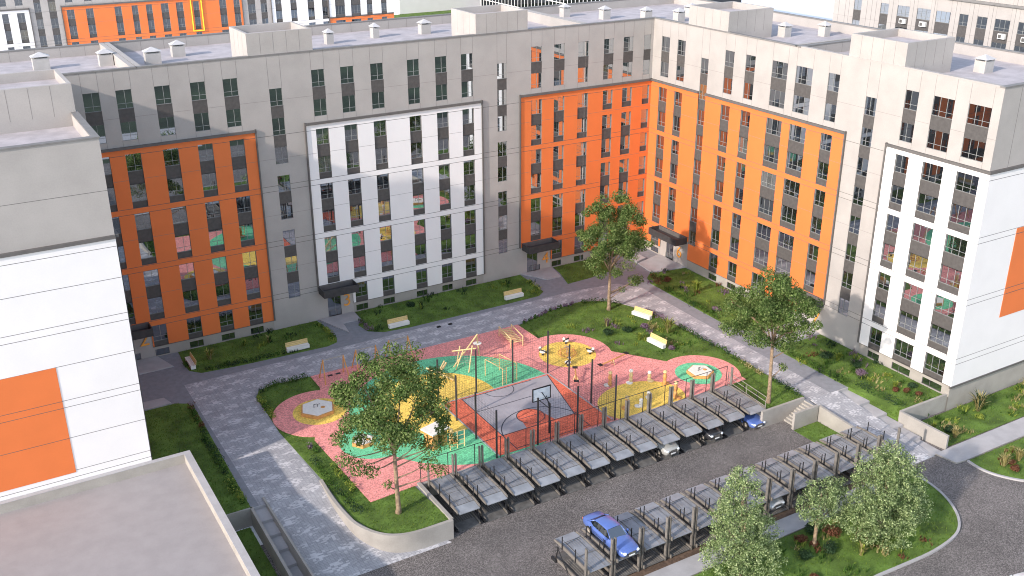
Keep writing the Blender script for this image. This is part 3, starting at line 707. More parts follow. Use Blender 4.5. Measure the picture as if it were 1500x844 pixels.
# gable
g=MB(); gy=-47.33
g.poly([(0,gy,-1.6),(16,gy,-1.6),(16,gy,1.2),(0,gy,1.2)],'plinth'); g.build('plinth_wall',A3); g=MB(); g.poly([(0,gy,21.93),(16,gy,21.93),(16,gy,29.35),(0,gy,29.35)],'wall')
for x in (2.4,4.8,7.2,9.6,12,14.4): g.box((x-.014,gy-.006,22.2),(x+.014,gy,29.3),'joint')
g.build('gable_wall',A3)
g=MB(); g.box((-.08,gy-.14,1.2),(16,gy-.001,21.93),'white')
for zz,dk in LN:
    if zz<22 and (dk or 1) and zz not in (18.9,12.9,6.9,24.9): g.box((-.08,gy-.146,zz-.02),(16,gy-.14,zz+.02),'joint')
g.build('white_cladding',A3)
g=MB(); g.box((5.35,gy-.17,7.1),(16,gy-.141,16.02),'orange')
for zz in (15.49,10.06,9.49): g.box((5.35,gy-.176,zz-.028),(16,gy-.17,zz+.028),'joint')
g.build('orange_cladding',A3)
g=MB(); g.box((-.27,gy-.27,21.93),(16,gy-.002,22.17),'trim'); g.box((-.2,gy-.2,1.0),(16,gy-.002,1.2),'trim'); g.build('cladding_frame',A3)
shell(A3,0,16,gy,-23.6,29.35,28.35,skip='ws'); penthouse(A3,.06,6.6,-36.94,-30.3)
vent(A3,9.2,-38.6,1.3,1.2)
# --- left wing C: gable to camera
Cx=thing('apartment_building','large white gable block at the left edge with an orange square and grey top','apartment block',(-78,-12,0))
g=MB(); gy=-25.0
g.poly([(-110,gy,-1.6),(-68.2,gy,-1.6),(-68.2,gy,1.2),(-110,gy,1.2)],'plinth'); g.build('plinth_wall',Cx); g=MB(); g.poly([(-110,gy,21.93),(-68.2,gy,21.93),(-68.2,gy,29.3),(-110,gy,29.3)],'wall')
g.box((-110,gy-.006,25.5),(-68.2,gy,25.53),'joint')
g.build('gable_wall',Cx)
g=MB(); g.box((-110,gy-.14,1.2),(-68.2,gy-.001,21.93),'white')
for zz in (21.33,18.9,16.06,15.49,12.88,10.06,9.49,6.9,4.06,3.49): g.box((-110,gy-.146,zz-.018),(-68.2,gy-.14,zz+.018),'joint')
g.build('white_cladding',Cx)
g=MB(); g.box((-110,gy-.17,3.9),(-73.75,gy-.141,12.88),'orange')
for zz in (10.06,9.49,6.9): g.box((-110,gy-.176,zz-.018),(-73.75,gy-.17,zz+.018),'joint')
g.build('orange_cladding',Cx)
g=MB(); g.box((-110,gy-.27,21.93),(-68.2,gy-.002,22.17),'trim'); g.build('cladding_frame',Cx)
colsC=[('N',-2.6-3.4*k-(1.2 if k>3 else 0),-4.1-3.4*k-(1.2 if k>3 else 0)) for k in range(6)]
facade(Cx,'x+',-68.2,-25.0,0,0,29.3,colsC,[(-25,-19,1.2,21.93,'white'),(-17.5,-1,1.2,21.93,'orange')],LN,merge=True)
shell(Cx,-110,-68.2,gy,-.3,29.3,28.35,skip='se')
penthouse(Cx,-76,-68.27,-16.1,-9.3)
# --- podium
PD=thing('podium_building','low flat roofed podium in the lower left corner, with pale parapet','building',(-78,-40,0))
g=MB(); x1=-65.25; y1=-25.2
g.poly([(x1,-75,-1.6),(x1,y1,-1.6),(x1,y1,3.1),(x1,-75,3.1)],'concrete'); g.poly([(x1,y1,-1.6),(-110,y1,-1.6),(-110,y1,3.1),(x1,y1,3.1)],'concrete')
g.build('wall',PD)
g=MB(); g.poly([(-110,-75,2.3),(x1-.5,-75,2.3),(x1-.5,y1-.35,2.3),(-110,y1-.35,2.3)],'podium'); g.build('roof',PD)
g=MB(); g.box((x1-.5,-75,2.3),(x1-.003,y1-.003,3.1),'concrete'); g.box((-110,y1-.35,2.3),(x1-.5,y1-.003,3.1),'concrete')
g.box((x1-.52,-75,3.1),(x1+.03,y1+.03,3.15),'slab'); g.box((-110,y1-.37,3.1),(x1-.52,y1+.03,3.15),'slab'); g.build('parapet',PD)
# --- background blocks
BG=thing('apartment_building','distant grey, orange and white block seen over the rear roof, one window bay outlined yellow','apartment block',(-40,118,0))
cb=[(-61.99,-60.93),(-59.49,-58.2)]; cl=[(-56.41,-55.27),(-53.98,-52.71)]
co=[(-51.01,-49.7),(-47.64,-46.32),(-42.51,-41.26),(-39.37,-38.24),(-36.73,-35.58),(-33.92,-32.51),(-31.05,-29.7),(-27.75,-26.62),(-22.6,-21.24),(-19.74,-18.5)]
cs=[(-16.88,-15.34),(-14.22,-12.94)]; cw=[(-11.2,-9.9),(-8.0,-6.69),(-4.3,-2.9),(-1.17,.18),(1.72,3.86),(5.26,7.44),(8.87,10.13),(12.21,13.48)]
facade(BG,'y-',110,-100,15.1,0,29.35,[('n',a,b) for a,b in cb]+[('c',a,b) for a,b in cl]+[('n',a,b) for a,b in co]+[('c',a,b) for a,b in cs]+[('n',a,b) for a,b in cw],
  [(-100,-57.4,1.2,21.93,'white'),(-51.8,-18.1,1.2,21.93,'orange'),(-12,.2,1.2,21.93,'white'),(.2,15.1,16.06,21.93,'white'),(.2,15.1,1.2,16.05,'orange')],LN,zmin=13,basement=False)
shell(BG,-100,15.1,110,126,29.35,28.35,skip='s')
g=MB(); F=frameof('y-',110)
for a,b in (((-28.3,.14,21.75),(-26.1,.3,21.9)),((-28.3,.14,15.7),(-26.1,.3,15.85)),((-28.3,.14,15.85),(-28.15,.3,21.75)),((-26.25,.14,15.85),(-26.1,.3,21.75))): g.obox(F,a,b,'yframe')
g.build('bay_frame',BG)
BR=thing('apartment_building','distant beige block over the right roof with white air conditioner boxes','apartment block',(54,-10,0))
facade(BR,'x-',46,-45,14.3,0,31.5,[('b',a,b) for a,b in ((8.96,10.39),(3.94,5.41),(.25,2.37),(-3.36,-1.06),(-6.61,-4.26),(-9.43,-8.03),(-12.36,-10.81),(-15.72,-13.5),(-19.2,-16.91))],[],[(24.9,0)],zmin=17,basement=False)
g=MB(); F=frameof('x-',46)
for y in (13.3,12.0,11.3,7.9,7.0,6.2,3.2,-.4,-3.9,-7.4,-10.1,-13.0,-16.3): g.obox(F,(y-.02,0,14),(y+.02,.006,31.4),'joint')
g.obox(F,(-45,.0,29.2),(14.3,.35,29.5),'cope'); g.build('cladding_joints',BR)
for y in (1.0,-2.5,-15.0,-18.4):
    g=MB(); g.obox(F,(y-.5,.02,25.1),(y+.5,.42,25.75),'acwhite')
    ao=g.build('air_conditioner',BR); h=MB(); h.obox(F,(y-.05,.42,25.2),(y+.4,.44,25.65),'joint'); h.build('fan_grille',ao)
shell(BR,46,62,-45,14.3,31.5,30.6,skip='w')
g=MB(); g.box((64,214.5,-1.6),(102,232,7.6),'white'); g.box((64,214.4,7.5),(102,214.5,7.7),'frame')
tag(g.build('low_building'),'long blank white building far behind the rear roof','building')
GB=thing('glass_building','dark glazed building with a white grid far beyond the rear roof','building',(105,170,0))
g=MB(); g.box((90,120,-1.6),(125,206,26),'tower_glass'); g.build('glazing',GB)
g=MB()
for i in range(44): g.box((89.9,120.5+2*i-.09,-1.6),(90,120.5+2*i+.09,26),'white')
for k in range(7): g.box((89.8,120,-.1+4*k),(89.9,206,.12+4*k),'white')
g.build('mullion_grid',GB)
for r_ in (A0,A1,A2,A3,Cx,PD,BG,BR,GB): 
    local(r_)

# ------------------------------------------------------------------ canopies, numbers
def canopy(axis,a,b,plane,label,z0=3.22,z1=4.05,dep=1.9):
    F=frameof(axis,plane); o,u,v,w=F; t=.1
    root=thing('entrance_canopy',label,'canopy',tuple(o+u*((a+b)/2)+w*z0),0,'dark canopies over the numbered entrances')
    g=MB(); g.obox(F,(a,.15,z0),(b,dep,z0+.35),'canopy')
    for p,q in (((a,.15,z0+.35),(a+t,dep,z1)),((b-t,.15,z0+.35),(b,dep,z1)),((a+t,dep-t,z0+.35),(b-t,dep,z1))): g.obox(F,p,q,'canopy')
    g.build('canopy_box',root); h=MB(); h.obox(F,(a+t,.15,z0+.35),(b-t,.3,z1+.03),'trim'); h.build('wall_flashing',root)
    for c in root.children: c.matrix_parent_inverse=Matrix.Translation(-Vector(root.location))
canopy('y-',-67.0,-62.8,0,'dark canopy over entrance 2 beside the white gable block')
canopy('y-',-44.75,-40.7,0,'dark canopy over entrance 3 below the white framed facade')
canopy('y-',-18.7,-14.4,0,'dark canopy over entrance 4 at the rear orange facade')
canopy('x-',-8.75,-3.3,0,'dark canopy over entrance 6 near the inner corner')
canopy('x-',-31.2,-27.3,0,'dark canopy behind the right courtyard tree')
def number(txt,loc,rot,size,label,parent=None):
    cu=bpy.data.curves.new('num','FONT'); cu.body=txt; cu.size=size; cu.extrude=.04; cu.offset=-.012*size/1.6; cu.align_x='CENTER'
    t=bpy.data.objects.new('num',cu); col.objects.link(t)
    dg=bpy.context.evaluated_depsgraph_get(); me=bpy.data.meshes.new_from_object(t.evaluated_get(dg)); bpy.data.objects.remove(t)
    me.materials.clear(); me.materials.append(M['number'])
    o=bpy.data.objects.new('entrance_number',me); col.objects.link(o); o.location=loc; o.rotation_euler=rot
    tag(o,label,'number sign')
rA=(R(90),0,0); rB=(R(90),0,R(-90))
number('2',(-63.5,-.12,2.12 -.55),rA,2.2,'orange numeral 2 on the wall under the far left canopy')
number('3',(-41.5,-.06,1.05),rA,2.1,'orange numeral 3 beside the glass entrance door')
number('4',(-15.25,-.06,.85),rA,2.0,'orange numeral 4 under the rear canopy')
number('6',(-.06,-7.3,.95),rB,2.1,'orange numeral 6 near the inner corner entrance')
number('7',(-.06,-30.3,.95),rB,2.1,'orange numeral on the wall under the right canopy, partly hidden by a tree')

# ------------------------------------------------------------------ car lifts
def make_lift(L,label):
    r=thing('car_lift',label,'car lift')
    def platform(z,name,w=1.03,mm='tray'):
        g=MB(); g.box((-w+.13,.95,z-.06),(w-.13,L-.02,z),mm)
        g.faces([(-w+.13,0,z-.14),(w-.13,0,z-.14),(w-.13,.95,z-.001),(-w+.13,.95,z-.001),(-w+.13,0,z-.2),(w-.13,0,z-.2),(w-.13,.95,z-.12),(-w+.13,.95,z-.12)],[(0,1,2,3),(4,5,1,0),(7,6,5,4)],'tray2' if mm=='tray' else 'lowdeck_shade')
        for i in range(9):
            x=-w+.25+i*(2*w-.5)/8; g.box((x-.012,1.0,z),(x+.012,L-.1,z+.009),'steel')
        g.box((-w+.13,.93,z),(w-.13,.97,z+.02),'joint')
        for x in (-.5,.5): g.box((x-.014,1.0,z),(x+.014,L-.1,z+.012),'post')
        for y in (2.8,): g.box((-w+.13,y-.012,z),(w-.13,y+.012,z+.014),'post')
        o=g.build(name,r)
        for s in (-1,1):
            h=MB(); a,b=sorted((s*w,s*(w-.10)))
            h.faces([(a,.1,z-.14),(b,.1,z-.14),(b,L,z-.14),(a,L,z-.14),(a,.25,z+.02),(b,.25,z+.02),(b,L,z+.14),(a,L,z+.14),(a,1.2,z+.14),(b,1.2,z+.14)],
              [(3,2,1,0),(0,1,5,4),(4,5,9,8),(8,9,6,7),(2,3,7,6),(0,4,8,7,3),(1,2,6,9,5)],'rust')
            h.build('side_rim',o)
        return o
    platform(.2,'lower_platform',mm='lowdeck_shade'); platform(1.78,'upper_platform')
    for s in (-1,1):
        g=MB(); x=s*1.14
        x=s*1.12; g.box((x-.05,L-.35,0),(x+.05,L-.31,3.75),'rust'); g.box((x-.05,L-.31,0),(x-.02,L-.12,3.75),'post'); g.box((x+.02,L-.31,0),(x+.05,L-.12,3.75),'post'); g.box((x-.02,L-.26,0),(x+.02,L-.14,3.6),'mech')
        g.build('post',r)
        for y in (1.35,3.1):
            g=MB(); g.tube([(s*1.07,y,1.6),(s*1.07,y,2.75)],.045,'mech',5); g.build('guard_rod',r)
        g=MB(); g.tube([(s*1.1,.5,.1),(s*1.1,.9,1.5)],.05,'mech',5); g.tube([(s*1.1,2.2,.1),(s*1.1,.7,1.5)],.04,'mech',5); g.box((s*1.1-.09,.05,0),(s*1.1+.09,.7,.22),'mech'); g.build('lifting_arm',r)
    g=MB(); g.tube([(-1.07,1.35,2.0),(1.07,1.35,2.0)],.016,'mech',4); g.tube([(-1.07,3.1,2.0),(1.07,3.1,2.0)],.016,'mech',4); g.tube([(-1.07,1.35,2.5),(-1.07,3.1,2.5)],.016,'mech',4); g.tube([(1.07,1.35,2.5),(1.07,3.1,2.5)],.016,'mech',4)
    g.build('cross_wire',r)
    return r
ordw=['first','second','third','fourth','fifth','sixth','seventh','eighth','ninth','tenth','eleventh','twelfth','thirteenth']
lift=make_lift(5.2,'leftmost double deck car lift of the back row, beside the lawn wall')
for i in range(13):
    x=-47.75+2.512*i
    lb='leftmost double deck car lift of the back row, beside the lawn wall' if i==0 else ('rightmost double deck car lift of the back row, over the parked blue car' if i==12 else 'double deck car lift in the back row, %s from the lawn wall'%ordw[i])
    o=lift if i==0 else dup(lift)
    o.location=(x,-40.4,-1.5); o['label']=lb; o['group']='car lifts in the back row behind the court fence'
lift2=make_lift(4.75,'x')
for i in range(13):
    x=-43.1+2.512*i
    lb={0:'nearest empty double deck car lift at the left end of the front row',1:'front row car lift carrying the blue car on its upper tray',12:'last car lift of the front row against the sloping ramp wall'}.get(i,'double deck car lift in the front row, %s after the one carrying the blue car'%ordw[i-2])
    o=lift2 if i==0 else dup(lift2)
    o.location=(x,-46.75,-1.5); o.rotation_euler=(0,0,R(180)); o['label']=lb; o['group']='car lifts in the front row'

# ------------------------------------------------------------------ cars
def make_car(paintm,label,loc,rz,Lc=4.75,w=.92,h=1.42,suv=False,name='parked_car'):
    r=thing(name,label,'car',loc,rz)
    # x across, y along (front at -y)
    hb=.95 if not suv else 1.08
    st=[(-.5,.55,.48,.62),(-.485,.80,.30,.72),(-.44,.90,.22,.80),(-.30,.97,.20,.92),(-.17,1.0,.2,.98),(0,1.0,.2,1.0),(.2,1.0,.2,1.01),(.36,.98,.22,1.02),(.45,.92,.28,.98),(.49,.82,.38,.90),(.5,.66,.5,.8)]
    g=MB(); V=[];F=[];K=11
    for t,ws,zb,zt in st:
        y=t*Lc; W_=w*ws; zt*=hb
        zm=zb+(zt-zb)*.55
        prof=[(-W_*.86,zb),(-W_*.97,zb+(zm-zb)*.4),(-W_,zm),(-W_*.96,zt-.08),(-W_*.80,zt-.01),(0,zt+.035),(W_*.80,zt-.01),(W_*.96,zt-.08),(W_,zm),(W_*.97,zb+(zm-zb)*.4),(W_*.86,zb)]
        V+=[(x,y,z_) for x,z_ in prof]
    n=len(st)
    for i in range(n-1):
        for j in range(K-1): F.append((i*K+j,i*K+j+1,(i+1)*K+j+1,(i+1)*K+j))
        F.append((i*K+K-1,i*K,(i+1)*K,(i+1)*K+K-1))
    F.append(tuple(range(K))); F.append(tuple((n-1)*K+j for j in range(K))[::-1])
    g.faces(V,F,paintm); body=g.build('body',r,smooth=True)
    # greenhouse
    zt0=hb*.97
    gs=[(-.20,.80,0),(-.075,.70,.93),(.02,.70,1.0),(.13,.70,.98),(.22,.70,.86),(.36,.72,0)] if not suv else [(-.18,.82,0),(-.08,.76,.95),(.0,.77,1),(.2,.77,1),(.38,.76,.93),(.46,.78,0)]
    V=[];F=[]
    for t,ws,k in gs:
        y=t*Lc; zz=zt0+(h-zt0)*k; wb=w*.90 if k else w*.84
        V+=[(-wb,y,zt0-.05),(-w*ws,y,zz-.04),(-w*ws*.85,y,zz),(w*ws*.85,y,zz),(w*ws,y,zz-.04),(wb,y,zt0-.05)]
    for i in range(len(gs)-1):
        for j in range(5): F.append((i*6+j,i*6+j+1,(i+1)*6+j+1,(i+1)*6+j))
    g=MB(); g.faces(V,F,'carglass'); g.build('windows',r)
    V=[];F=[]; rs=gs[1:-1]
    for t,ws,k in rs:
        y=t*Lc; zz=zt0+(h-zt0)*k+.018
        V+=[(-w*ws*1.01,y,zz-.06),(-w*ws*.86,y,zz),(0,y,zz+.02),(w*ws*.86,y,zz),(w*ws*1.01,y,zz-.06)]
    for i in range(len(rs)-1):
        for j in range(4): F.append((i*5+j,i*5+j+1,(i+1)*5+j+1,(i+1)*5+j))
    g=MB(); g.faces(V,F,paintm)
    for s in (-1,1):
        a=gs[0];b=gs[1]; g.tube([(s*w*.84,a[0]*Lc,zt0-.02),(s*w*b[1]*.97,b[0]*Lc,h-.08)],.035,paintm,5)
        a=gs[-1];b=gs[-2]; g.tube([(s*w*.84,a[0]*Lc,zt0-.02),(s*w*b[1]*.97,b[0]*Lc,zt0+(h-zt0)*b[2]-.03)],.055,paintm,5)
        g.tube([(s*w*.9,.07*Lc,zt0-.03),(s*w*.72,.06*Lc,h-.04)],.03,'mech',5)
    g.build('roof_panel',r,smooth=True)
    for sx in (-1,1):
        for ty in (-.31,.29):
            g=MB(); c=(sx*w*.93,ty*Lc,.33)
            P=[];F=[];nn=18
            prof=[(.20,-.1),(.33,-.1),(.34,0),(.33,.1),(.20,.1)]
            for (rr,xx) in prof:
                for j in range(nn): P.append((c[0]+xx,c[1]+rr*math.cos(2*math.pi*j/nn),c[2]+rr*math.sin(2*math.pi*j/nn)))
            for i in range(4):
                for j in range(nn): F.append((i*nn+j,i*nn+(j+1)%nn,(i+1)*nn+(j+1)%nn,(i+1)*nn+j))
            g.faces(P,F,'tyre'); wo=g.build('wheel',r)
            g=MB(); nn=18
            xo=c[0]+sx*.085
            g.poly([(xo,c[1]+.21*math.cos(2*math.pi*j/nn),c[2]+.21*math.sin(2*math.pi*j/nn)) for j in range(nn)],'rim')
            for q in range(5):
                a=2*math.pi*q/5; g.tube([(xo+sx*.01,c[1],c[2]),(xo+sx*.01,c[1]+.2*math.cos(a),c[2]+.2*math.sin(a))],.025,'steel',4)
            g.build('rim',wo)
        g=MB(); y=-.475*Lc; g.lathe((sx*w*.62,y,.62*hb),[(.02,-.05),(.16,-.05),(.17,.02),(.12,.08),(.02,.1)],'lens',10); g.build('headlight',r)
        g=MB(); g.box((sx*(w+.02),-.15*Lc,zt0-.02),(sx*(w+.17),-.12*Lc,zt0+.12),paintm); g.build('mirror',r)
        g=MB(); g.box((sx*w*.5,.488*Lc,.62*hb),(sx*w*.78,.5*Lc+.02,.78*hb),'red'); g.build('tail_light',r)
    g=MB(); g.box((-.34*w,-.5*Lc-.015,.46*hb),(.34*w,-.5*Lc+.05,.66*hb),'joint')
    for i in range(6): x=-.3*w+i*.12*w; g.box((x-.012,-.5*Lc-.025,.48*hb),(x+.012,-.5*Lc-.014,.64*hb),'chrome')
    g.build('grille',r)
    g=MB(); g.box((-.25,-.5*Lc-.03,.33),(.25,-.5*Lc,.44),'plate'); g.build('number_plate',r)
    g=MB(); g.box((-.8*w,-.487*Lc,.2),(.8*w,-.47*Lc,.33),'joint'); g.build('bumper_intake',r)
    return r
make_car('blue','blue sedan raised on the upper tray of a front row car lift',(-40.59,-49.2,.3),R(1),Lc=5.2)
make_car('blue','blue sedan parked nose out on the ground under the last back row lift',(-17.6,-38.4,-1.5),R(0),Lc=4.8)
make_car('silver','silver off-road car under a back row lift, front facing the yard',(-27.65,-38.35,-1.28),0,Lc=4.6,h=1.5,suv=True)
make_car('black','black car under a back row lift, two bays from the blue car',(-22.63,-38.35,-1.28),0,Lc=4.6,h=1.5,suv=True)
make_car('wcar','white car parked under a front row lift behind the bushes',(-25.5,-49.1,-1.28),0,Lc=4.4,h=1.4)
make_car('wcar','white car entering the bottom right corner of the frame',(-17.1,-67.6,-1.5),R(75),Lc=4.5)

# ------------------------------------------------------------------ fences
def fence(name,label,pts,H,post,r,mesh=True,rails=(),base=0,step=.25):
    root=thing(name,label,'fence',(pts[0][0],pts[0][1],base))
    off=Vector((pts[0][0],pts[0][1],base))
    for p in pts:
        g=MB(); q=Vector((p[0],p[1],base))-off; g.tube([q,q+Vector((0,0,H))],r,post,6); g.build('post',root)
    g=MB()
    for i in range(len(pts)-1):
        a=Vector((*pts[i],base))-off; b=Vector((*pts[i+1],base))-off
        for h in rails: g.tube([a+Vector((0,0,h)),b+Vector((0,0,h))],.03,post,5)
    if g.f: g.build('rail',root)
    if mesh:
        g=MB()
        for i in range(len(pts)-1):
            a=Vector((*pts[i],base))-off; b=Vector((*pts[i+1],base))-off; L_=(b-a).length
            n=int(L_/step); t=.007
            for k in range(1,n):
                p=a.lerp(b,k/n); g.tube([p,p+Vector((0,0,H-.05))],t,post,3)
            for k in range(1,int(H/step)):
                z_=Vector((0,0,k*step)); g.tube([a+z_,b+z_],t,post,3)
        g.build('wire_mesh',root)
    return root
def between(a,b,n): return [(a[0]+(b[0]-a[0])*i/n,a[1]+(b[1]-a[1])*i/n) for i in range(n+1)]
fence('court_fence','tall dark green wire fence on posts round the basketball court',between((-42.05,-34.7),(-42.1,-23.8),3)+between((-42.1,-23.8),(-30.0,-23.8),3)[1:]+between((-30.0,-23.8),(-29.7,-34.7),3)[1:]+between((-29.7,-34.7),(-42.05,-34.7),3)[1:-1],4.7,'dark',.085)
fence('parking_fence','thin dark mesh fence with top rail on the wall behind the back row lifts',between((-49.3,-34.85),(-16.6,-34.85),13),2.1,'dark',.035,mesh=False,rails=(2.08,),base=.1)
fence('side_railing','low thin railing between the last back row lift and the lawn',between((-16.35,-34.85),(-16.75,-40.4),2),1.5,'steel',.03,mesh=False,rails=(.5,1.0,1.48),base=0)

# ------------------------------------------------------------------ benches
def make_bench():
    r=thing('bench','b','bench',(0,0,0),0,'pale benches along the courtyard walks')
    g=MB(); g.box((-1.2,-.05,.08),(1.2,.42,.42),'benchwhite'); g.box((-1.1,0,0),(1.1,.38,.08),'joint'); g.build('base',r)
    g=MB()
    for i in range(3): g.box((-1.2,-.07+i*.17,.42),(1.2,.08+i*.17,.47),'benchwhite')
    g.build('seat',r)
    g=MB()
    for i in range(3): g.box((-1.2,.44+.03*i,.48+.16*i),(1.2,.49+.03*i,.62+.16*i),'benchyellow')
    g.build('backrest',r)
    return r
bn=make_bench()
BN=[(-49.5,-6.2,0,'bench on the lawn between entrances 2 and 3'),(-38.05,-6.35,0,'bench just right of entrance 3'),(-23.3,-6.15,0,'bench left of entrance 4'),
    (-60.2,-3.8,-90,'bench seen end-on near entrance 2'),(-14.0,-17.9,-72,'upper of the two benches on the central lawn'),(-17.0,-24.3,-84,'lower bench on the central lawn beside the big yellow grass')]
for i,(x,y,a,l) in enumerate(BN):
    o=bn if i==0 else dup(bn); o.location=(x,y,.04); o.rotation_euler=(0,0,R(a)); o['label']='white '+l+', yellow timber back'

# ------------------------------------------------------------------ play equipment
def swing(x,y,rz,label):
    r=thing('swing',label,'swing',(x,y,.08),rz,'timber swings along the paved walk')
    for s in (-1,1):
        for t in (-1,1):
            g=MB(); g.tube([(s*1.25,t*.85,0),(s*1.05,0,2.3)],.06,'owood',7); g.build('leg',r)
    g=MB(); g.tube([(-1.12,0,2.25),(1.12,0,2.25)],.05,'steel',7); g.build('crossbar',r)
    for s in (-.42,.42):
        g=MB(); g.box((s-.24,-.12,.42),(s+.24,.12,.47),'mech')
        so_=g.build('seat',r); h=MB()
        for q in (-.2,.2): h.tube([(s+q,0,.47),(s+q,0,2.22)],.01,'steel',4)
        h.build('chain',so_)
swing(-48.6,-14.0,R(0),'leftmost timber swing on pink rubber near the hexagonal sandpit')
swing(-45.0,-13.6,R(0),'middle timber swing half hidden by the left tree')
swing(-41.3,-13.3,R(0),'right timber swing above the left tree crown')
def sandbox(x,y,rad,rz,label):
    r=thing('sandpit',label,'sandpit',(x,y,.09),rz,'hexagonal sandpits')
    P=[(rad*math.cos(R(60*i)),rad*math.sin(R(60*i))) for i in range(6)]
    g=MB(); g.strip(P+[P[0]],.2,0,.30,'owood'); g.build('timber_edge',r)
    g=MB(); g.prism([(p[0]*.97,p[1]*.97) for p in P],.31,.36,'sand'); g.build('sand',r)
    g=MB()
    for q,h in ((-.3,.45),(.05,.35)): g.tube([(q,.1,.25),(q,.1,.25+h)],.03,'mech',5); g.tube([(q,.1,.25+h),(q+.3,.1,.2+h)],.025,'mech',5)
    g.lathe((.4,-.3,.27),[(.2,0),(.22,.1),(.1,.14)],'owood',10); g.build('play_tap',r)
sandbox(-52.3,-19.2,1.6,R(10),'large hexagonal sandpit on the yellow circle at the left')
sandbox(-17.1,-31.65,1.25,R(25),'hexagonal sandpit on the green circle at the right')
sandbox(-50.9,-26.6,.95,R(5),'small sandpit on the green circle under the left tree')
def rods(name,label,cat,loc,rz,parts,group=None):
    r=thing(name,label,cat,(*loc,.085),rz,group)
    for pn,items in parts:
        g=MB()
        for it in items:
            if it[0]=='t': g.tube([it[1],it[2]],it[3],it[4],6)
            elif it[0]=='b': g.box(it[1],it[2],it[3])
            elif it[0]=='l': g.lathe(it[1],it[2],it[3],14)
        g.build(pn,r)
    return r
# log climber at (-36.5,-18)
lc=[('post',[('t',(-.3,1.2,0),(.1,.9,2.6),.09,'wood')]),('post',[('t',(-.1,-1.9,0),(1.2,-.6,3.0),.09,'wood')]),('post',[('t',(-1.2,-.3,0),(.2,.1,2.4),.08,'wood')]),
    ('beam',[('t',(-1.0,1.2,2.0),(1.5,-1.0,2.7),.09,'wood')]),('beam',[('t',(-1.3,.2,.2),(3.2,1.6,3.3),.10,'wood')]),('post',[('t',(3.6,1.9,0),(3.0,1.5,3.3),.09,'wood')]),
    ('rope_net',[('t',(-.8+.3*i,1.0-.25*i,2.05+.07*i),(-.6+.35*i,.2-.2*i,.1),.018,'steel') for i in range(6)]+[('t',(-.7,.9-.1*k,.4+.4*k),(.9,-.3-.1*k,.5+.4*k),.018,'steel') for k in range(4)]),
    ('platform',[('l',(3.2,1.7,1.9),[(.55,0),(.6,.05),(.1,.1)],'sand')])]
rods('log_climber','pale log climbing frame on the green rubber behind the court','climbing frame',(-36.6,-18.3),0,lc).scale=(.74,.74,.78)
rods('balance_logs','crossed pale balance logs on the yellow rubber right of the left tree','play logs',(-39.8,-19.5),0,[('log',[('t',(-1.3,-.9,.1),(1.2,.9,1.1),.11,'wood')]),('log',[('t',(-.9,1.1,1.0),(1.0,-1.0,.1),.09,'wood')]),('log',[('t',(.2,.9,.1),(1.4,1.7,.9),.09,'wood')])])
bars=[('post',[('t',(x,y,0),(x,y,1.1),.05,'wood')]) for x,y in ((-.7,1.6),(.7,1.6),(-.7,-1.6),(.7,-1.6))]+[('rail',[('t',(s*.7,1.6,1.1),(s*.7,-1.6,1.1),.06,'wood')]) for s in (-1,1)]+[('deck',[('b',(-.7,-1.6+.4*i,.55),(.7,-1.6+.4*i+.16,.6),'wood') for i in range(9)])]
rods('log_bridge','pale rung bridge with two handrails on pink rubber near the walk','play bridge',(-29.4,-15.6),R(-8),bars)
rack=[('ladder',[('t',(x,-1.4,0),(x,-1.4,2.3),.05,'wood'),('t',(x+.5,-1.4,0),(x+.5,-1.4,2.3),.05,'wood')]+[('t',(x,-1.4,.3*k),(x+.5,-1.4,.3*k),.03,'wood') for k in range(1,8)]) for x in (-.8,.6)]+[('post',[('t',(x,1.4,0),(x,1.4,2.3),.05,'wood')]) for x in (-.8,1.1)]+[('top_rail',[('t',(x,-1.4,2.3),(x,1.4,2.3),.05,'wood') for x in (-.8,1.1)]+[('t',(-.8,-1.4+.35*k,2.3),(1.1,-1.4+.35*k,2.3),.025,'owood') for k in range(9)])]
rods('monkey_bars','pale ladder and monkey bars on the green rubber at the court corner','monkey bars',(-34.6,-22.3),R(10),rack).scale=(.95,.95,.78)
spin=[('ring',[('t',(.95*math.cos(R(a)),.95*math.sin(R(a)),.2),(.95*math.cos(R(a+20)),.95*math.sin(R(a+20)),.2),.045,'owood') for a in range(0,360,20)]+[('t',(0,0,.2),(.95*math.cos(R(a)),.95*math.sin(R(a)),.2),.03,'owood') for a in range(0,360,60)]),('pole',[('t',(0,0,0),(0,0,1.0),.06,'steel'),('t',(-.4,0,.9),(.4,0,.9),.03,'steel'),('t',(0,-.4,.9),(0,.4,.9),.03,'steel')]),
      ('hand_rail',[('t',(.8*math.cos(R(a)),.8*math.sin(R(a)),.2),(.8*math.cos(R(a)),.8*math.sin(R(a)),.85),.03,'owood') for a in range(0,360,60)]+[('t',(.8*math.cos(R(a)),.8*math.sin(R(a)),.85),(0,0,.85),.025,'owood') for a in range(0,360,60)])]
rods('spinner','low grey merry-go-round in the middle of the yellow circle','merry-go-round',(-26.1,-21.4),0,spin)
def rider(x,y,rz,label):
    rods('spring_rider',label,'spring rider',(x,y),rz,[('spring',[('l',(0,0,.0),[(.14,0),(.09,.08),(.14,.16),(.09,.24),(.13,.32)],'mech')]),
      ('seat',[('l',(0,0,.32),[(.3,0),(.34,.08),(.25,.16)],'sand'),('b',(-.06,-.5,.4),(.06,.5,.52),'mech')]),
      ('handle',[('t',(-.25,.25,.75),(.25,.25,.75),.03,'mech'),('t',(0,.25,.4),(0,.25,.78),.03,'mech')]),('head',[('l',(0,.36,.55),[(.05,0),(.16,.1),(.14,.25),(.04,.32)],'sand')])],'spring riders round the yellow circle')
rider(-28.3,-20.2,R(20),'black and white spring rider at the left rim of the yellow circle')
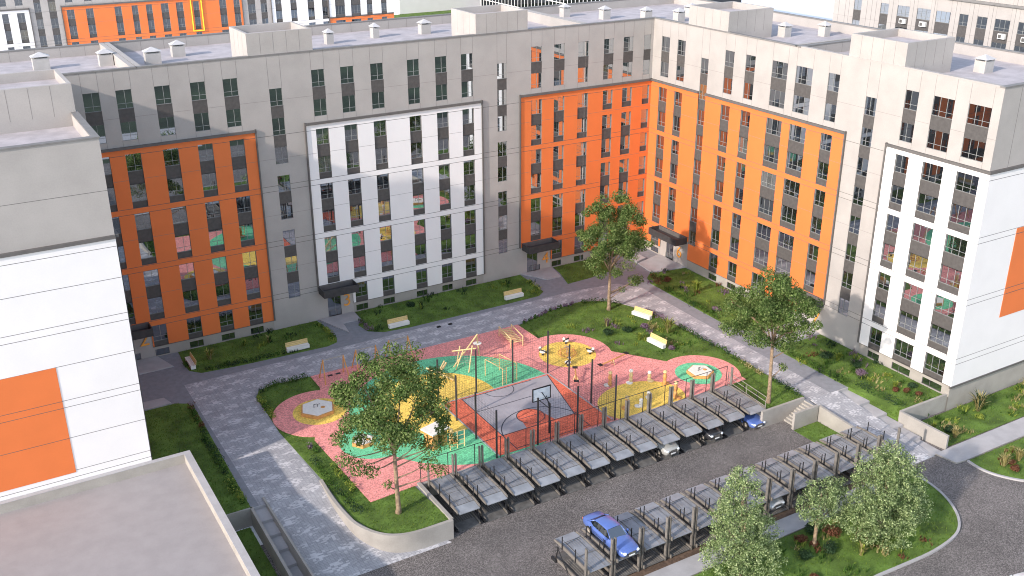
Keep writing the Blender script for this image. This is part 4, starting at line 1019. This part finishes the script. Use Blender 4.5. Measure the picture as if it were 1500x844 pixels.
rider(-24.0,-22.5,R(200),'black and white spring rider at the right rim of the yellow circle')
rider(-24.8,-19.2,R(110),'spring rider at the back rim of the yellow circle')
rider(-27.4,-23.5,R(-60),'spring rider at the front rim of the yellow circle')
def seesaw(x,y,rz,l,label):
    rods('seesaw',label,'seesaw',(x,y),rz,[('beam',[('t',(-l,0,.35),(l,0,.75),.07,'owood')]),('pivot',[('t',(-.05,-.25,0),(0,0,.55),.06,'wood'),('t',(-.05,.25,0),(0,0,.55),.06,'wood')]),
     ('seat',[('b',(-l-.15,-.25,.38),(-l+.25,.25,.44),'mech')]),('seat',[('b',(l-.25,-.25,.78),(l+.15,.25,.84),'mech')])],'orange seesaws')
seesaw(-23.3,-25.6,R(3),1.7,'orange seesaw nearer the central lawn'); seesaw(-28.4,-26.4,R(60),1.1,'short orange seesaw just outside the court fence')
def totem(x,y,h,m,label,disc=False):
    rods('play_post',label,'play post',(x,y),random.uniform(0,6),[('body',[('l',(0,0,0),[(.16,0),(.2,h*.3),(.13,h*.45),(.2,h*.7),(.12,h)],m)]),('head',[('l',(0,0,h),[(.1,0),(.2,.1),(.16,.28),(.03,.34)],'wood' if m=='owood' else 'sand')]),
      ('foot_ring',[('l',(.25,-.1,0),[(.3,0),(.34,.1),(.2,.14)],'sand' if disc else m)])],'carved play posts and figures')
for x,y,h,m,d,l in ((-26.3,-29.2,1.3,'owood',True,'orange carved play post nearest the court fence'),(-24.1,-29.6,1.1,'wood',True,'pale curved play figure with a white foot ring'),(-22.3,-30.2,.7,'wood',False,'small pale play figure on pink rubber'),
   (-21.6,-31.7,1.25,'owood',False,'orange carved play post beside the yellow patch'),(-22.3,-34.2,1.4,'owood',False,'orange play post next to the parking fence'),(-27.4,-33.4,.9,'owood',False,'short orange play post at the left of the yellow patch'),
   (-26.2,-34.0,.55,'sand',True,'small white play figure by the parking fence'),(-24.7,-33.2,.5,'sand',False,'small pale animal figure in the middle of the yellow patch'),(-44.3,-30.6,1.1,'owood',False,'orange play post beside the playhouse')):
    totem(x,y,h,m,l,d)
ph=[('wall',[('b',(-.8,-.6,0),(-.7,.6,1.6),'owood'),('b',(.7,-.6,0),(.8,.6,1.6),'owood'),('b',(-.7,.5,0),(.7,.6,1.3),'wood'),('b',(-.7,-.6,0),(-.25,-.5,1.4),'owood'),('b',(.25,-.6,0),(.7,-.5,1.4),'owood')]),
    ('roof',[('b',(-1.0,-.8,1.6),(1.0,.8,1.72),'sand')]),('table',[('b',(-.4,.1,.4),(.4,.4,.46),'sand')])]
rods('playhouse','orange and white playhouse on the green rubber beside the left tree','playhouse',(-45.6,-30.2),R(15),ph)
rods('play_bars','pale timber ladder frame on green rubber right of the playhouse','play frame',(-44.2,-31.6),R(0),[('post',[('t',(x,0,0),(x,0,1.7),.05,'wood')]) for x in (-.7,0,.7)]+[('rail',[('t',(-.7,0,.3+.45*k),(.7,0,.3+.45*k),.035,'wood') for k in range(4)])])
rods('play_dome','yellow domed play boulder showing through the left tree','play dome',(-44.3,-19.8),0,[('dome',[('l',(0,0,0),[(1.0,0),(.95,.35),(.7,.7),(.35,.9),(.05,.96)],'yellow')])])
# two small black swing seats, frame left out, built as low blocks
for x,l in ((-34.35,'left small black seat on the patterned walk above the playground'),(-32.95,'right small black seat on the patterned walk above the playground')):
    g=MB(); g.box((x-.22,-8.62,.004),(x+.22,-8.38,.1),'mech'); g.box((x-.15,-8.56,.1),(x+.15,-8.44,.16),'mech'); tag(g.build('swing_seat'),l,'swing seat')
# basketball hoop
r=thing('basketball_hoop','basketball hoop on a black pole at the near end of the court','basketball hoop',(-36.05,-33.6,.1))
g=MB(); g.tube([(0,0,0),(0,0,3.0)],.09,'mech',8); g.build('pole',r)
g=MB(); g.tube([(0,0,3.0),(0,1.3,3.5)],.05,'mech',6); g.tube([(0,0,2.5),(-.5,1.3,3.0)],.04,'mech',6); g.tube([(0,0,2.5),(.5,1.3,3.0)],.04,'mech',6); g.build('arm',r)
g=MB(); g.box((-.9,1.33,2.75),(.9,1.37,3.95),'lens'); bo=g.build('backboard',r)
g=MB()
for a,b in (((-.95,1.3,2.7),(.95,1.4,2.78)),((-.95,1.3,3.92),(.95,1.4,4.0)),((-.95,1.3,2.78),(-.87,1.4,3.92)),((.87,1.3,2.78),(.95,1.4,3.92))): g.box(a,b,'mech')
g.build('board_frame',bo)
g=MB(); n=16
for i in range(n):
    a=2*math.pi*i/n;b=2*math.pi*(i+1)/n; g.tube([(.23*math.cos(a),1.65+.23*math.sin(a),2.95),(.23*math.cos(b),1.65+.23*math.sin(b),2.95)],.015,'owood',4)
g.build('hoop_ring',r)
g=MB()
for i in range(10):
    a=2*math.pi*i/10; g.tube([(.22*math.cos(a),1.65+.22*math.sin(a),2.93),(.12*math.cos(a+.3),1.65+.12*math.sin(a+.3),2.5)],.008,'benchwhite',3)
g.build('net',r)

# ------------------------------------------------------------------ trees
def leafclump(g,c,r,n,size,m,flat=.8):
    for _ in range(n):
        # points on a thick shell
        d=Vector((random.gauss(0,1),random.gauss(0,1),random.gauss(0,1))).normalized()
        rr=r*random.uniform(.35,1.0)**.6
        p=c+Vector((d.x*rr,d.y*rr,d.z*rr*flat))
        nrm=(d+Vector((random.gauss(0,.5),random.gauss(0,.5),random.gauss(.3,.5)))).normalized()
        a=nrm.cross(Vector((random.gauss(0,1),random.gauss(0,1),random.gauss(0,1)))).normalized(); b=nrm.cross(a)
        s=size*random.uniform(.6,1.3)
        g.poly([p-a*s*.5,p+b*s*.28,p+a*s*.5,p-b*s*.28],m)
def tall_tree(x,y,label,H,rad,z0,seed,lean=(0,0),clumps=46,extra=()):
    random.seed(seed)
    r=thing('courtyard_tree',label,'tree',(x,y,.03),0,'three tall courtyard trees')
    fork=z0+1.2
    g=MB(); tp=[(0,0,0),(.06,.03,.4),(.02,.05,2),(lean[0]*.4,lean[1]*.4,fork)]
    g.tube(tp,[.28,.21,.17,.14],'bark',9)
    g.build('trunk',r,smooth=True)
    tips=[]; lm=MB()
    nb=9
    for i in range(nb):
        a=2*math.pi*i/nb+random.uniform(-.3,.3); el=random.uniform(.35,1.35); L_=random.uniform(.55,.95)
        e=Vector((lean[0]+math.cos(a)*rad*math.cos(el)*L_*1.1,lean[1]+math.sin(a)*rad*math.cos(el)*L_*1.1,fork+(H-fork)*(.25+.6*math.sin(el)*L_)))
        s_=Vector(tp[-1])+Vector((0,0,random.uniform(-.6,.3)))
        mid=s_.lerp(e,.45)+Vector((random.uniform(-.3,.3),random.uniform(-.3,.3),.25))
        lm.tube([s_,mid,e],[.1,.06,.025],'bark',6)
        for k in range(3):
            e2=mid.lerp(e,random.uniform(.1,.8)); q=e2+Vector((random.uniform(-1.3,1.3),random.uniform(-1.3,1.3),random.uniform(.1,1.2)))
            lm.tube([e2,q],[.035,.012],'bark',4); tips.append(q)
        tips.append(e)
    for ex in extra:
        e_=Vector(ex[:3]); s_=Vector((lean[0]*.3,lean[1]*.3,min(fork,max(1.2,e_.z-.9)))); lm.tube([s_,s_.lerp(e_,.5)+Vector((0,0,-.1)),e_],[.07,.045,.02],'bark',5)
    lm.build('limbs',r)
    g=MB()
    for c in tips: leafclump(g,c,random.uniform(.7,1.15),300,.21,'leaf')
    zc=(H+z0)/2+.5
    k=0
    while k<clumps:
        d=Vector((random.gauss(0,1),random.gauss(0,1),random.gauss(0,1))).normalized()
        f=random.uniform(.6,.98); zz=zc+d.z*(H-z0)/2*f
        taper=1.0 if zz<zc else 1-.35*(zz-zc)/((H-z0)/2)
        c=Vector((lean[0]+d.x*rad*f*taper,lean[1]+d.y*rad*f*taper,zz))
        if random.random()<.14 or abs(math.sin(3*math.atan2(d.y,d.x)+seed))*abs(math.cos(4*d.z+seed))>.8: continue
        leafclump(g,c,random.uniform(.5,1.15),random.randint(190,360),.21,'leaf'); k+=1
    for ex in extra: leafclump(g,Vector(ex[:3]),ex[3],int(ex[4]),.21,'leaf')
    g.build('crown',r)
    return r
tall_tree(-52.6,-37.6,'left courtyard tree on the lawn inside the curved wall',13.7,5.0,4.7,3,lean=(0,.3),clumps=58,extra=((3.2,0,5.0,1.0,300),(2.6,-.5,4.0,.9,220),(-.8,-.2,3.0,.45,70),(4.3,-.5,5.6,.9,260),(2.2,.2,5.6,.9,260),(3.4,-.8,3.2,.7,150),(-3.6,-1.5,6.2,.9,240),(-4.4,-1.2,7.0,.8,200),(-2.6,-1.6,5.6,.7,150)))
tall_tree(-15.8,-14.3,'rear courtyard tree on the lawn near the inner corner',13.2,4.6,3.7,11,lean=(.2,.2),clumps=66,extra=((3.2,-.3,3.0,.9,280),(4.2,.2,2.8,.8,200),(1.8,0,2.2,.5,90)))
tall_tree(-15.4,-39.4,'right courtyard tree beside the paved walk and small stair',12.9,4.7,4.9,23,lean=(-.4,.2),clumps=60,extra=((1.4,0,3.4,.5,110),(3.0,0,5.5,.9,240)))
random.seed(5)
def bush_tree(x,y,label,blobs,n,size=.2,trunk=1.5,m='leaf2',z=-1.42):
    r=thing('bushy_tree',label,'tree',(x,y,z),0,'pale bushy trees by the road')
    g=MB(); top=max(b[2] for b in blobs)
    g.tube([(0,0,0),(.05,.05,trunk),(0,0,top*.7)],[.16,.12,.05],'bark',7)
    for b in blobs[:8]: g.tube([(0,0,trunk*.8),(b[0]*.5,b[1]*.5,(trunk+b[2])/2),(b[0],b[1],b[2])],[.08,.05,.02],'bark',5)
    g.build('trunk',r)
    g=MB()
    for bx,by,bz,br in blobs:
        for _ in range(int(20*br*br)):
            d=Vector((random.gauss(0,1),random.gauss(0,1),random.gauss(0,1))).normalized()
            c=Vector((bx,by,bz))+d*br*random.uniform(.55,.95)
            leafclump(g,c,random.uniform(.28,.5),int(n*1.5),size*.72,m,.9)
    g.build('crown',r)
bush_tree(-33.4,-55.6,'tall pale bushy tree at the bottom centre hiding part of the front row lifts',[(0,0,2.2,2.4),(.9,-.6,1.6,2.2),(-1.3,.3,1.8,1.9),(-.2,.2,4.4,2.3),(-.2,.4,6.3,1.9),(-.1,.5,7.9,1.2),(1.7,.2,3.0,1.5),(-1.6,0,4.6,1.3)],34)
bush_tree(-20.9,-57.6,'broad pale bushy tree on the road island at the lower right',[(0,0,3.0,2.7),(1.9,0,2.6,2.2),(-1.9,.2,2.4,2.1),(.2,.4,5.2,2.4),(-1.2,.3,5.0,1.9),(1.9,.3,4.8,1.8),(.3,.5,6.6,1.5),(3.0,-.3,1.8,1.5),(-2.6,0,3.6,1.4),(-.3,-1.2,1.6,2.0)],34)
bush_tree(-26.2,-55.9,'small pale tree with a thin stem between the two bushy trees',[(0,0,3.4,1.4),(1.1,.3,3.8,1.3),(-1.1,0,4.0,1.2),(1.8,0,3.0,1.2),(.3,.2,4.7,1.1),(2.3,.5,4.1,1.1)],32,trunk=2.2)

# ------------------------------------------------------------------ planting
def fountain(x,y,z,h,n,m,label,base=None,group=None,name='ornamental_grass',sp=.55):
    g=MB()
    for _ in range(n):
        a=random.uniform(0,6.283); l=h*sp*random.uniform(.2,1.15); hh=h*random.uniform(.55,1.05); w=.035*random.uniform(.7,1.3)
        dx,dy=math.cos(a),math.sin(a); px,py=-dy*w,dx*w; bx,by=random.uniform(-.1,.1),random.uniform(-.1,.1)
        mm=m if not base or random.random()>.45 else base
        g.poly([(bx-px,by-py,0),(bx+px,by+py,0),(bx+dx*l*.45+px,by+dy*l*.45+py,hh*.8),(bx+dx*l*.45-px,by+dy*l*.45-py,hh*.8)],mm)
        g.poly([(bx+dx*l*.45-px,by+dy*l*.45-py,hh*.8),(bx+dx*l*.45+px,by+dy*l*.45+py,hh*.8),(bx+dx*l,by+dy*l,hh)],mm)
    o=g.build(name); o.location=(x,y,z); tag(o,label,'grass plant',group); return o
def shrub(x,y,z,r,m,label,group=None,name='shrub',flat=.75,n=None):
    g=MB()
    for _ in range(5):
        c=Vector((random.uniform(-.4,.4)*r,random.uniform(-.4,.4)*r,r*.45)); leafclump(g,c,r*.62,n or int(90+120*r),.13,m,flat)
    o=g.build(name); o.location=(x,y,z); tag(o,label,'shrub',group); return o
# ornamental grasses
for a in (( -6.0+2.0,-15.5,.03,1.5,110,'lime','large yellow-green grass clump on the right-hand lawn strip','lime'),(-13.9,-22.6,.03,1.7,150,'straw','big yellow grass clump beside the lower central bench','lime'),
          (-58.0,-3.5,.03,1.2,70,'straw','straw coloured grass clump behind the end-on bench','lime'),(2.5,-49.0,-1.45,2.0,190,'straw','tallest spiky straw grass clump against the white gable plinth','darkleaf'),
          (-3.4,-51.0,-1.45,1.1,90,'straw','pale yellow grass clump by the low right pavement',None),(-5.0,-49.3,-1.45,.9,60,'straw','straw grass tuft inside the corner of the low right wall',None),
          (-3.9,-49.0,-1.45,.8,60,'lime','yellow flowering tuft behind the stepped path wall',None),(-3.0,-43.6,.03,.8,60,'lime','light green grass clump near the white facade','lime'),
          (-65.5,-22.5,.03,1.6,60,'darkleaf','dark tall grass clump beside the white gable','hedge'),(-18.5,-17.8,.03,1.1,60,'straw','dry grass clump behind the yellow circle','violet'),
          (-17.6,-22.4,.03,.9,60,'lime','low yellow-green grass left of the central benches','lime'),(-33.9,-3.2,.03,1.0,60,'darkleaf','dark grass clump on the lawn right of entrance 3','lime'),
          (-51.5,-2.8,.03,.9,50,'hedge','dark grass clump on the lawn left of entrance 3','straw'),(-2.0,-56.4,-1.4,1.2,80,'straw','tall straw grass at the right edge of the frame',None),
          (-3.9,-56.3,-1.4,1.3,70,'straw','straw grass on the kerbed lawn at the right',None),(-24.0,-58.6,-1.4,1.0,70,'lime','pale grass clump in front of the road island tree','straw'),
          (-3.2,-36.6,.03,1.0,70,'lime','yellow-green clump behind the right courtyard tree','lime'),(-10.2,-3.9,.03,1.1,80,'lime','yellow grass clump near entrance 4 behind the rear tree','straw'),
          (-54.0,-2.2,.03,.8,40,'lime','small light grass clump by the rear orange facade','hedge')):
    x,y,z_,h,n,m,l,b=a; fountain(x,y,z_,h,n,m,l,b)
# red / violet / dark shrubs
for x,y,z_,r,m,l in ((-2.6,-44.6,.03,.45,'redleaf','dark red shrub nearest the white facade'),(-3.3,-43.9,.03,.4,'redleaf','small dark red shrub left of the other red ones'),(-2.1,-45.6,.03,.4,'redleaf','low dark red shrub at the end of the red group'),
   (-1.4,-44.3,.03,.55,'darkleaf','blue-green shrub by the basement window'),(-2.6,-38.5,.03,.7,'darkleaf','dark shrub in the middle of the right lawn strip'),(-3.8,-35.6,.03,.8,'darkleaf','dark round shrub just right of the right courtyard tree'),
   (-3.7,-40.0,.03,.7,'violet','violet flowering shrub on the right lawn strip'),(-2.6,-20.2,.03,.6,'redleaf','reddish shrub under the orange facade'),(-5.6,-20.7,.03,.6,'violet','violet shrub on the edge of the right lawn strip'),
   (-4.8,-11.0,.03,.6,'redleaf','dark red flowering shrub near entrance 6'),(-19.5,-19.5,.03,.7,'darkleaf','dark shrub between yellow circle and central lawn'),(-17.4,-20.0,.03,.6,'darkleaf','dark green shrub on the central lawn'),
   (-16.0,-25.9,.03,.5,'violet','violet tuft in front of the lower central bench'),(-15.3,-20.3,.03,.6,'violet','reddish violet tuft above the lower central bench'),
   (-27.9,-56.6,-1.42,.7,'darkleaf','dark green cushion shrub left of the thin stemmed tree'),(-26.7,-55.0,-1.42,.6,'redleaf','red shrub behind the thin stemmed tree'),(-25.6,-57.0,-1.42,.8,'darkleaf','large dark cushion shrub by the thin stemmed tree'),
   (-23.9,-55.6,-1.42,.9,'redleaf','russet shrub under the road island tree'),(-29.2,-58.8,-1.42,.45,'redleaf','small red shrub at the bottom edge of the island'),(-26.1,-55.9,-1.42,.4,'redleaf','low red shrub at the foot of the thin stem'),
   (-25.0,-54.6,-1.42,.9,'darkleaf','blue-green shrub behind the russet one'),(-3.6,-57.3,-1.4,.5,'redleaf','dark red shrub at the kerb on the right lawn'),(-3.0,-56.4,-1.4,.45,'redleaf','red shrub under the tall straw grass'),
   (-34.6,-1.8,.03,.6,'darkleaf','dark bush against the facade right of entrance 3'),(-3.0,-49.9,-1.45,.6,'darkleaf','dark shrub in the low lawn by the sloping wall'),(1.6,-49.9,-1.45,.5,'lime','lime shrub at the foot of the tallest grass clump'),(-45.9,-26.2,.03+.06,.01,'lime','x')):
    if r>.1: shrub(x,y,z_,r,m,l)
def meadow(P,n,label,z=.05,mats=('lime','hedge','hedge','violet','straw','darkleaf','hedge','redleaf'),skip=None,hh=.45):
    xs=[p[0] for p in P]; ys=[p[1] for p in P]; g=MB()
    cl=[]
    while len(cl)<n:
        x=random.uniform(min(xs),max(xs)); y=random.uniform(min(ys),max(ys))
        if inpoly(x,y,P) and not (skip and skip(x,y)): cl.append((x,y,random.choice(mats),random.uniform(.5,1.2)))
    for x,y,m,s in cl:
        for _ in range(9): tuft(g,x+random.gauss(0,.35)*s,y+random.gauss(0,.35)*s,z,hh*s,5,.3*s,m,.03)
    return tag(g.build('ground_cover'),label,'ground cover',kind='stuff')
meadow(B1,34,'mixed low perennials scattered over the upper right lawn strip'); meadow(B2,36,'mixed low perennials scattered over the lower right lawn strip')
meadow(L2,16,'mixed low perennials on the shaded lawn right of entrance 3',mats=('hedge','darkleaf','lime')); meadow(L1,12,'mixed low perennials on the shaded lawn left of entrance 3',mats=('hedge','darkleaf','lime'))
meadow([(-23,-16),(-17,-14),(-13,-17),(-12.6,-27),(-18,-26)],22,'mixed low perennials round the central benches',mats=('lime','hedge','straw','violet'),skip=inpink)
meadow([(-30,-54.6),(-15,-54.6),(-15,-59),(-20,-60.5),(-30,-60)],26,'mixed perennials on the road island',z=-1.4,mats=('lime','hedge','redleaf','straw','darkleaf'))
meadow([(-5,-48),(14,-48),(14,-51.5),(-4.8,-51.4)],26,'scattered perennials on the low right lawn',z=-1.42,mats=('lime','straw','hedge'))
meadow([(-5,-55),(4,-54.8),(4,-61),(-4,-57.5)],16,'perennials on the kerbed right lawn',z=-1.4,mats=('straw','redleaf','lime'))
# hedges and flower rows: one long clipped run each
def hedge(pts,w,h,m,label,name='hedge',dens=60,size=.13,z=.03,cat='hedge'):
    g=MB()
    for i in range(len(pts)-1):
        a=Vector(pts[i]);b=Vector(pts[i+1]); L_=(b-a).length; n=max(1,int(L_/.42))
        for k in range(n):
            p=a.lerp(b,(k+.5)/n); leafclump(g,Vector((p.x+random.uniform(-.12,.12),p.y+random.uniform(-.12,.12),z+h*.55)),w*.62*random.uniform(.7,1.2),dens,size*1.15,m if random.random()<.55 else 'hedge',h/w*1.2)
    return tag(g.build(name),label,cat)
hedge([(-59.0,-5.8),(-51,-6.2)],.6,.4,'darkleaf','low dark hedge along the front of the lawn near entrance 2')
hedge([(-55.9,-13.1),(-54.2,-12.3),(-50.8,-12.6)],.75,.6,'darkleaf','low dark hedge above the left sandpit lawn')
hedge([(-56.2,-14.0),(-56.3,-18.5)],.6,.5,'lime','yellow-green flower row at the left edge of the sandpit lawn')
hedge([(-62.3,-12.3),(-62.4,-17.5)],.6,.5,'redleaf','brownish flower row beside the shaded left walk','flower_row',cat='flowers')
hedge([(-62.6,-18),(-62.75,-25.5)],.7,.5,'darkleaf','dark low hedge beside the shaded left walk')
hedge([(-62.7,-26),(-62.75,-30.5)],.7,.55,'lime','yellow-green shrub row above the sunken grass strip')
hedge([(-45.4,-1.6),(-45.2,-4.6),(-45.8,-6.0)],.55,.45,'lime','yellow-green row along the path to entrance 3')
hedge([(-41.2,-2.6),(-41.3,-5.4),(-40.3,-6.1)],.6,.45,'violet','purple flower row right of the path to entrance 3','flower_row',cat='flowers')
hedge([(-19.4,-2.5),(-19.6,-5.6)],.6,.5,'lime','yellow-green row left of the path to entrance 4')
hedge([(-26.2,-12.6),(-21.6,-11.2),(-18.2,-11.0)],.36,.4,'violet','violet flower row along the top of the central lawn','flower_row',cat='flowers')
hedge([(-17.5,-11.1),(-15.4,-12.0),(-13.9,-14.0)],.6,.5,'darkleaf','dark hedge at the bend of the central lawn')
hedge([(-12.7,-17.0),(-12.1,-21.5)],.6,.6,'violet','violet flower row along the right walk by the central benches','flower_row',cat='flowers')
hedge([(-12.0,-22),(-11.75,-30.0)],.6,.5,'darkleaf','dark hedge between the central lawn and the right walk')
hedge([(-12.0,-30.4),(-12.0,-35.0)],.7,.5,'straw','straw coloured row along the right walk beside the green circle')
hedge([(-11.9,-36.0),(-12.0,-40.0)],.6,.5,'darkleaf','dark hedge behind the foot of the right courtyard tree')
hedge([(-5.2,-8.4),(-6.5,-11.5)],.6,.5,'redleaf','dark red flower row at the top of the right lawn strip','flower_row',cat='flowers')
hedge([(-6.6,-13),(-6.7,-22.5)],.6,.45,'hedge','low green hedge edging the right lawn strip')
hedge([(-5.5,-41.3),(-5.3,-46.6)],.9,.6,'darkleaf','dark hedge beside the stepped path',z=-.12)
hedge([(-6.3,-33),(-6.2,-40.5)],.7,.45,'hedge','low green hedge between the right walk and lawn strip')
hedge([(-55.6,-27),(-55.7,-31.5),(-55.2,-36.5)],.8,.55,'darkleaf','dark hedge inside the curved wall')
hedge([(-54.6,-28.5),(-54.4,-33.5)],.5,.4,'lime','yellow flower row beside the pink rubber','flower_row',cat='flowers')
hedge([(-55.2,-24.5),(-54.9,-26.2)],.5,.4,'violet','short violet row at the corner of the pink rubber','flower_row',cat='flowers')
